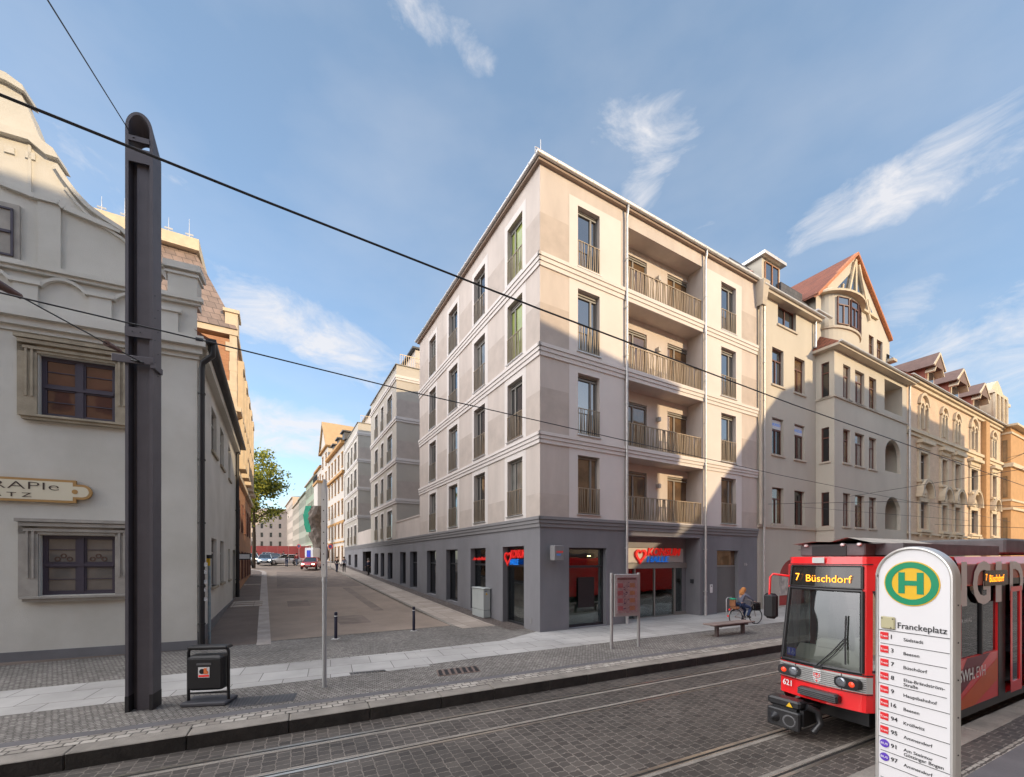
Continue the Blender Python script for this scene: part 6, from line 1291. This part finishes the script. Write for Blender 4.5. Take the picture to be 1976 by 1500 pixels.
for x in (0,1.04):
    w=MB(); w.lathe([(.325+.02*math.cos(a),.02*math.sin(a)) for a in [2*PI*i/8 for i in range(9)]],32,0,X4(x,0,.345),'y'); tw=w.build('wheel',black,BK)
    w=MB(); w.lathe([(.305,-.010),(.300,.010),(.312,.010),(.312,-.010)],32,0,X4(x,0,.345),'y'); 
    for i in range(18): a=2*PI*i/18; w.cyl((x+.02*math.cos(a+.6),.02*(-1)**i,.345+.02*math.sin(a+.6)),(x+.305*math.cos(a),0,.345+.305*math.sin(a)),.0018,n=4)
    w.build('rim',zinc,tw)
w=MB()
for a in (((.86,0,.93),(.98,0,.55),(1.04,0,.345)),((.86,0,.86),(.62,0,.50),(.43,0,.28)),((.43,0,.28),(.26,0,.80)),((.43,0,.28),(0,.04,.345)),((.28,0,.62),(0,.04,.345)),((.86,0,.95),(.84,0,1.02),(.80,-.14,1.05),(.70,-.26,1.02)),((.84,0,1.02),(.80,.14,1.05),(.70,.26,1.02))): w.tube(a,.016,8)
w.tube([(-.36,0,.36),(-.30,0,.60),(-.1,0,.72),(.12,0,.70)],.018,6); w.build('frame',fr,BK)
w=MB(); w.bbox(.13,.38,-.08,.08,.80,.86,.02); w.build('saddle',black,BK)
w=MB(); w.tube([(.43,-.03,.28),(.50,-.10,.42)],.010,6); w.tube([(.43,.03,.28),(.38,.10,.14)],.010,6); w.lathe([(.07,-.03),(.09,-.03),(.09,-.02),(.07,-.02)],16,0,X4(.43,0,.28),'y'); w.box(.47,.57,-.16,-.09,.31,.33); w.build('crank',black,BK)
w=MB()
for z in (.62,.72,.82,.92): w.tube([(.92,-.14,z),(1.16,-.14,z+.02),(1.16,.14,z+.02),(.92,.14,z),(.92,-.14,z)],.008,5)
for i in range(8): w.box(.92+.032*i,.93+.032*i,-.145,-.135,.6,.94); w.box(1.155,1.165,-.14+.04*i,-.13+.04*i,.6,.94)
w.box(.92,1.16,-.13,.13,.60,.61); w.box(.93,1.15,-.13,.13,.62,.88); w.build('basket',black,BK)
w=MB(); w.bbox(-.16,.10,-.15,.15,.68,.80,.03); w.bbox(-.20,-.10,-.15,.15,.78,1.10,.03); w.build('child_seat',mat('child_seat_brown',(.30,.13,.06),.7,var=.3,vs=8),BK); w=MB(); w.bbox(-.24,-.02,-.12,.12,1.10,1.15,.02); w.build('seat_cushion',mat('cushion_green',(.02,.40,.22),.7),BK)
w=MB(); w.cyl((-.38,0,.40),(-.40,0,.40),.04,n=10); w.cyl((-.30,0,.66),(-.33,0,.68),.04,n=10); w.build('rear_reflector',MT['sign_red'],BK)
# tram passenger
Tm=X4(5.36,7.25,0,TA); js=stand(); js.update({'knL':(-.12,-.42,.98),'anL':(-.12,-.44,.60),'toL':(-.12,-.58,.55),'knR':(.12,-.42,.98),'anR':(.12,-.44,.60),'toR':(.12,-.58,.55),'elL':(-.26,-.12,1.2),'wrL':(-.14,-.32,1.22),'haL':(-.10,-.36,1.26),'elR':(.26,-.12,1.2),'wrR':(.14,-.32,1.22),'haR':(.10,-.36,1.26)})
js={k:((v[0],v[1],v[2]+(.08 if k[:2] not in('kn','an','to') else 0)) if k!='face' else v) for k,v in js.items()}
person('seated tram passenger in a pale shirt seen through the side window',Tm@Vector((2.75,-.55,.12)),TA+R(-90),js,kw,kb,sh_,hd_)
# ---------------------------------------------------------------- cars
tyre=mat('tyre',(.02,.02,.02),.8); carg=pane('car_glass',(.03,.035,.04),1.9,.3); hl=mat('headlamp_lit',(1,.9,.7),emit=(1,.85,.6),es=4)
def car_proto(paint):
    st=[(-2.1,.42,.62,.70),(-1.95,.30,.82,.80),(-1.3,.24,.92,.87),(-.3,.22,.93,.89),(.9,.22,.91,.89),(1.5,.24,.80,.86),(1.95,.30,.66,.76),(2.12,.40,.55,.62)]
    def ringp(x,z0,z1,h): return [(x,-h,z0+.05),(x,-h,(z0+z1)/2),(x,-h+.03,z1-.06),(x,-h+.12,z1),(x,h-.12,z1),(x,h-.03,z1-.06),(x,h,(z0+z1)/2),(x,h,z0+.05),(x,h-.08,z0),(x,-h+.08,z0)]
    w=MB(); R_=[ringp(*s) for s in st]; n=10
    for a,b_ in zip(R_[:-1],R_[1:]): w.add(a+b_,[(i,(i+1)%n,n+(i+1)%n,n+i) for i in range(n)],0,None,True)
    w.poly(R_[0]); w.poly(R_[-1][::-1]); ro=[(-1.35,.74),(.25,.74)]
    w.bbox(-1.25,.12,-.62,.62,1.40,1.46,.025)
    for x0,z0,x1,z1 in ((-1.85,.86,-1.28,1.42),(.95,.90,.10,1.42),(-.45,.90,-.5,1.42)):
        for s in (-1,1): w.tube([(x0,s*.80,z0),(x1,s*.60,z1)],.035,6)
    body=w.tpl('body',paint)
    w=MB(); A_=[(-1.8,-.79,.88),(.98,-.79,.88),(.98,.79,.88),(-1.8,.79,.88),(-1.27,-.61,1.41),(.12,-.61,1.41),(.12,.61,1.41),(-1.27,.61,1.41)]; w.add(A_,[(0,1,5,4),(1,2,6,5),(2,3,7,6),(3,0,4,7)]); gl=w.tpl('window_band',carg)
    ks=[body,gl]
    for x in (-1.3,1.32):
        for s in (-1,1):
            w=MB(); w.lathe([(0,-.1),(.27,-.1),(.32,-.07),(.32,.07),(.27,.1),(0,.1)],18,0,X4(x,s*.80,.32),'y'); t_=w.tpl('wheel',tyre)
            w=MB(); w.lathe([(0,s*.115),(.19,s*.11),(.21,s*.1)],14,0,X4(x,s*.80,.32),'y'); t_[1].append(w.tpl('rim',zinc)); ks.append(t_)
    for s in (-1,1):
        w=MB(); w.bbox(1.90,2.10,s*.56-.14,s*.56+.14,.56,.68,.03); ks.append(w.tpl('headlight',hl)); w=MB(); w.bbox(-2.08,-1.94,s*.58-.12,s*.58+.12,.66,.80,.03); ks.append(w.tpl('tail_light',MT['sign_red'])); w=MB(); w.bbox(.68,.80,s*.95-.08,s*.95+.08,.92,1.04,.02); ks.append(w.tpl('wing_mirror',black))
    w=MB(); w.box(2.08,2.13,-.45,.45,.36,.50); ks.append(w.tpl('grille',black)); w=MB(); w.box(2.125,2.135,-.25,.25,.40,.48); ks.append(w.tpl('number_plate',MT['letter_white'])); return ks
def cpaint(n,c): return mat(n,c,.3,metal=.2,var=.03,coat=.6)
def car(label,px,Y,rz,paint):
    p=at(px,Y); t=thing('car',label,'car',p,rz,'cars in the side street')
    for k in car_proto(paint): inst(k,t)
    return t
toC=R(-60)
car('red car facing the camera at the right kerb of the side street',601,51,R(-75),cpaint('paint_red',(.50,.015,.012)))
car('silver blue car driving towards the camera, middle of the street',512,58,R(-62),cpaint('paint_silver_blue',(.22,.30,.38)))
car('silver car behind and left of the silver blue one',487,63,R(-58),cpaint('paint_silver',(.42,.45,.45)))
car('white car standing crossways by the person leaning over',551,58.5,R(-160),cpaint('paint_white',(.60,.60,.60)))
car('dark blue car between the silver blue and the white car',532,64,R(-70),cpaint('paint_navy',(.02,.03,.07)))
car('far white car in the parked row towards the red hoarding',521,74,R(-62),MT['paint_white'])
car('farther silver car in the parked row, nearly at the red hoarding',514,82,R(-62),MT['paint_silver'])
car('dark car partly hidden by the silver blue one at the back of the row',527,69,R(-62),MT['paint_navy'])
# motorbike, van-like trailer, wrapped scaffold, traffic signs
MK=thing('motorcycle','dark motorcycle parked at the left kerb below the brick building','motorcycle',at(478.5,50),R(100)); w=MB()
for x in (0,1.3): w.lathe([(0,-.06),(.25,-.06),(.3,0),(.25,.06),(0,.06)],16,0,X4(x,0,.3),'y')
w.build('wheel',tyre,MK); w=MB(); w.bbox(.2,1.1,-.16,.16,.35,.85,.08); w.bbox(.0,.6,-.14,.14,.82,.95,.05); w.tube([(1.3,0,.3),(1.05,0,1.0),(1.0,.3,1.05)],.03,6); w.tube([(1.05,0,1.0),(1.0,-.3,1.05)],.03,6); w.build('frame',black,MK)
VT=thing('site_cabin','small white site cabin with a blue door at the foot of the wrapped scaffold','cabin',at(596,67),R(-15)); w=MB(); w.bbox(-.8,.8,0,1.6,0,2.4,.05); w.build('cabin_wall',MT['letter_white'],VT); w=MB(); w.box(-.4,.35,-.03,0,.1,2.0); w.build('door',MT['sticker_blue'],VT)
SFo=at(613,70); SC=thing('wrapped_scaffold','lumpy brown netting shroud hanging below the white oriel, green sheet on its left','scaffold',SFo,0)
w=MB(); prof=[]; rr=random.Random(2); rings=[]
for k in range(14):
    z=k*.72; ring_=[]; cx_=.5*math.sin(k*.5); rad=1.35-.03*k+.18*math.sin(k*1.3)
    for i in range(12): a=2*PI*i/12; q=rad*(1+.13*rr.uniform(-1,1)); ring_.append((cx_+q*math.cos(a),q*math.sin(a),z+.1*rr.random()))
    rings.append(ring_)
for a,b_ in zip(rings[:-1],rings[1:]): w.add(a+b_,[(i,(i+1)%12,12+(i+1)%12,12+i) for i in range(12)])
w.build('shroud',mat('shroud_brown',(.17,.135,.11),.9,var=.5,vs=2,bump=.5,bs=8),SC); w=MB(); pth=[(-1.1,-.9,5.0),(-1.5,-.8,6.4),(-1.7,-.7,8.0),(-1.3,-.6,9.4)]
for a,b_ in zip(pth[:-1],pth[1:]): w.add([(a[0]-.35,a[1],a[2]),(a[0]+.45,a[1]-.1,a[2]),(b_[0]+.6,b_[1]-.1,b_[2]),(b_[0]-.45,b_[1],b_[2]),(a[0]-.35,a[1]+.1,a[2]),(a[0]+.45,a[1],a[2]),(b_[0]+.6,b_[1],b_[2]),(b_[0]-.45,b_[1]+.1,b_[2])],[(0,1,2,3),(4,5,6,7),(0,3,7,4),(1,2,6,5)])
w.build('sheet',mat('sheet_green',(.01,.30,.17),.7,var=.2),SC)
for px,Y,z,lb in ((638,54,2.75,'round blue and red no stopping sign near the person in black'),(577,62,2.6,'small round no stopping sign farther up, by the pale green house')):
    p=at(px,Y); t=thing('traffic_sign',lb,'sign',p,R(-5)); w=MB(); w.cyl((0,0,0),(0,0,z+.3),.03,n=8); w.build('post',zinc,t); w=MB(); w.ring(0,z,0,.30,-.05,-.035,24,1); w.ring(0,z,.24,.32,-.06,-.03,24,0); w.build('disc',[MT['sign_red'],MT['print_blue']],t)
w=MB(); q=KF@Vector((-10.85,16.9,0)); t=thing('wall_sign','small dark framed sign sticking out from the far end of the white house','sign',(q.x,q.y,0),KA); w.box(-.0,.62,-.04,.04,3.02,3.42); w.build('board',dark,t); w=MB(); w.box(.05,.57,-.045,-.04,3.08,3.36); w.build('face',MT['letter_white'],t)
# ---------------------------------------------------------------- trees
def leafm(n,c):
    m=mat(n,c,.6,var=.45,vs=.9,vcol=tuple(x*.55 for x in c)); b=m.node_tree.nodes['Principled BSDF']; t=m.node_tree; o=t.nodes['Material Output']
    tr=t.nodes.new('ShaderNodeBsdfTranslucent'); tr.inputs[0].default_value=(c[0]*1.5,c[1]*1.5,c[2],1); x=t.nodes.new('ShaderNodeMixShader'); x.inputs[0].default_value=.35; t.links.new(b.outputs[0],x.inputs[1]); t.links.new(tr.outputs[0],x.inputs[2]); t.links.new(x.outputs[0],o.inputs[0]); return m
bark=mat('bark',(.10,.075,.05),.95,var=.3,vs=4,bump=.8,bs=15)
def tree(label,p,h,cr,c0,mt,n=5200,seed=1,ls=.16,sz=1.0):
    rr=random.Random(seed); t=thing('tree',label,'tree',p,0); w=MB(); w.tube([(0,0,-.3),(.1,0,h*.25),(.0,.1,h*.5),(.1,0,h*.85)],[.24,.2,.13,.03],8); tips=[]
    for i in range(16):
        z=h*rr.uniform(.3,.75); a=rr.uniform(0,2*PI); l=cr*rr.uniform(.55,.95); e=(math.cos(a)*l,math.sin(a)*l,z+l*rr.uniform(.15,.8)); w.tube([(.05,.03,z),(e[0]*.5,e[1]*.5,(z+e[2])/2+.15),e],[.07,.045,.012],5); tips.append(Vector(e)); tips.append(Vector((e[0]*.55,e[1]*.55,(z+e[2])/2+.6)))
    w.build('trunk',bark,t)
    cl_=[v+Vector((rr.gauss(0,.4),rr.gauss(0,.4),rr.gauss(0,.4))) for v in tips]
    for i in range(26):
        u=Vector((rr.gauss(0,1),rr.gauss(0,1),rr.gauss(0,1))).normalized()*cr*rr.uniform(.55,1.0); cl_.append(Vector((u.x,u.y,c0+u.z*sz)))
    w=MB()
    for i in range(n):
        c=rr.choice(cl_); d=Vector((rr.gauss(0,1),rr.gauss(0,1),rr.gauss(0,.7)))*cr*.15; q=c+d; s=ls*rr.uniform(.6,1.3); a=Vector((rr.gauss(0,1),rr.gauss(0,1),rr.gauss(0,1))).normalized()*s; b_=a.orthogonal().normalized()*s*.7; b_=(Matrix.Rotation(rr.uniform(0,6.28),3,a)@b_)
        w.add([(q-a)[:],(q+b_)[:],(q+a)[:],(q-b_)[:]],[(0,1,2,3)],rr.choice((0,0,1)))
    w.build('crown',[mt,leafm('leaf_dark',(.055,.085,.02))],t); return t
lf=leafm('leaf_sunlit',(.27,.28,.045))
tree('sunlit yellow green tree rising behind the brick building on the left of the side street',at(489,52,-.3),14.5,3.6,10.6,lf,6500,3,.17,1.35)
tree('dark leafy tree at the right edge beyond the yellow brick townhouse',(62,50,.2),9.5,3.4,6.4,leafm('leaf_mid',(.09,.11,.03)),5000,5,.2)
tree('smaller tree at the right edge standing in front of the low wall',(56,48,.2),5,2.2,3.0,leafm('leaf_mid',(.09,.11,.03)),3000,6,.16)
w=MB(); w.box(0,40,0,.6,-.2,7.2); w.box(-.2,40,-.2,.8,7.2,7.7); bw=w.build('bridge_wall',mat('brown_stone_wall',(.24,.17,.12),.9,var=.3,vs=1.5,bump=.5,bs=10)); bw.matrix_world=X4(62,53,0,R(25)); tag(bw,'brown stone wall with coping beyond the brick townhouse at the right edge','wall')
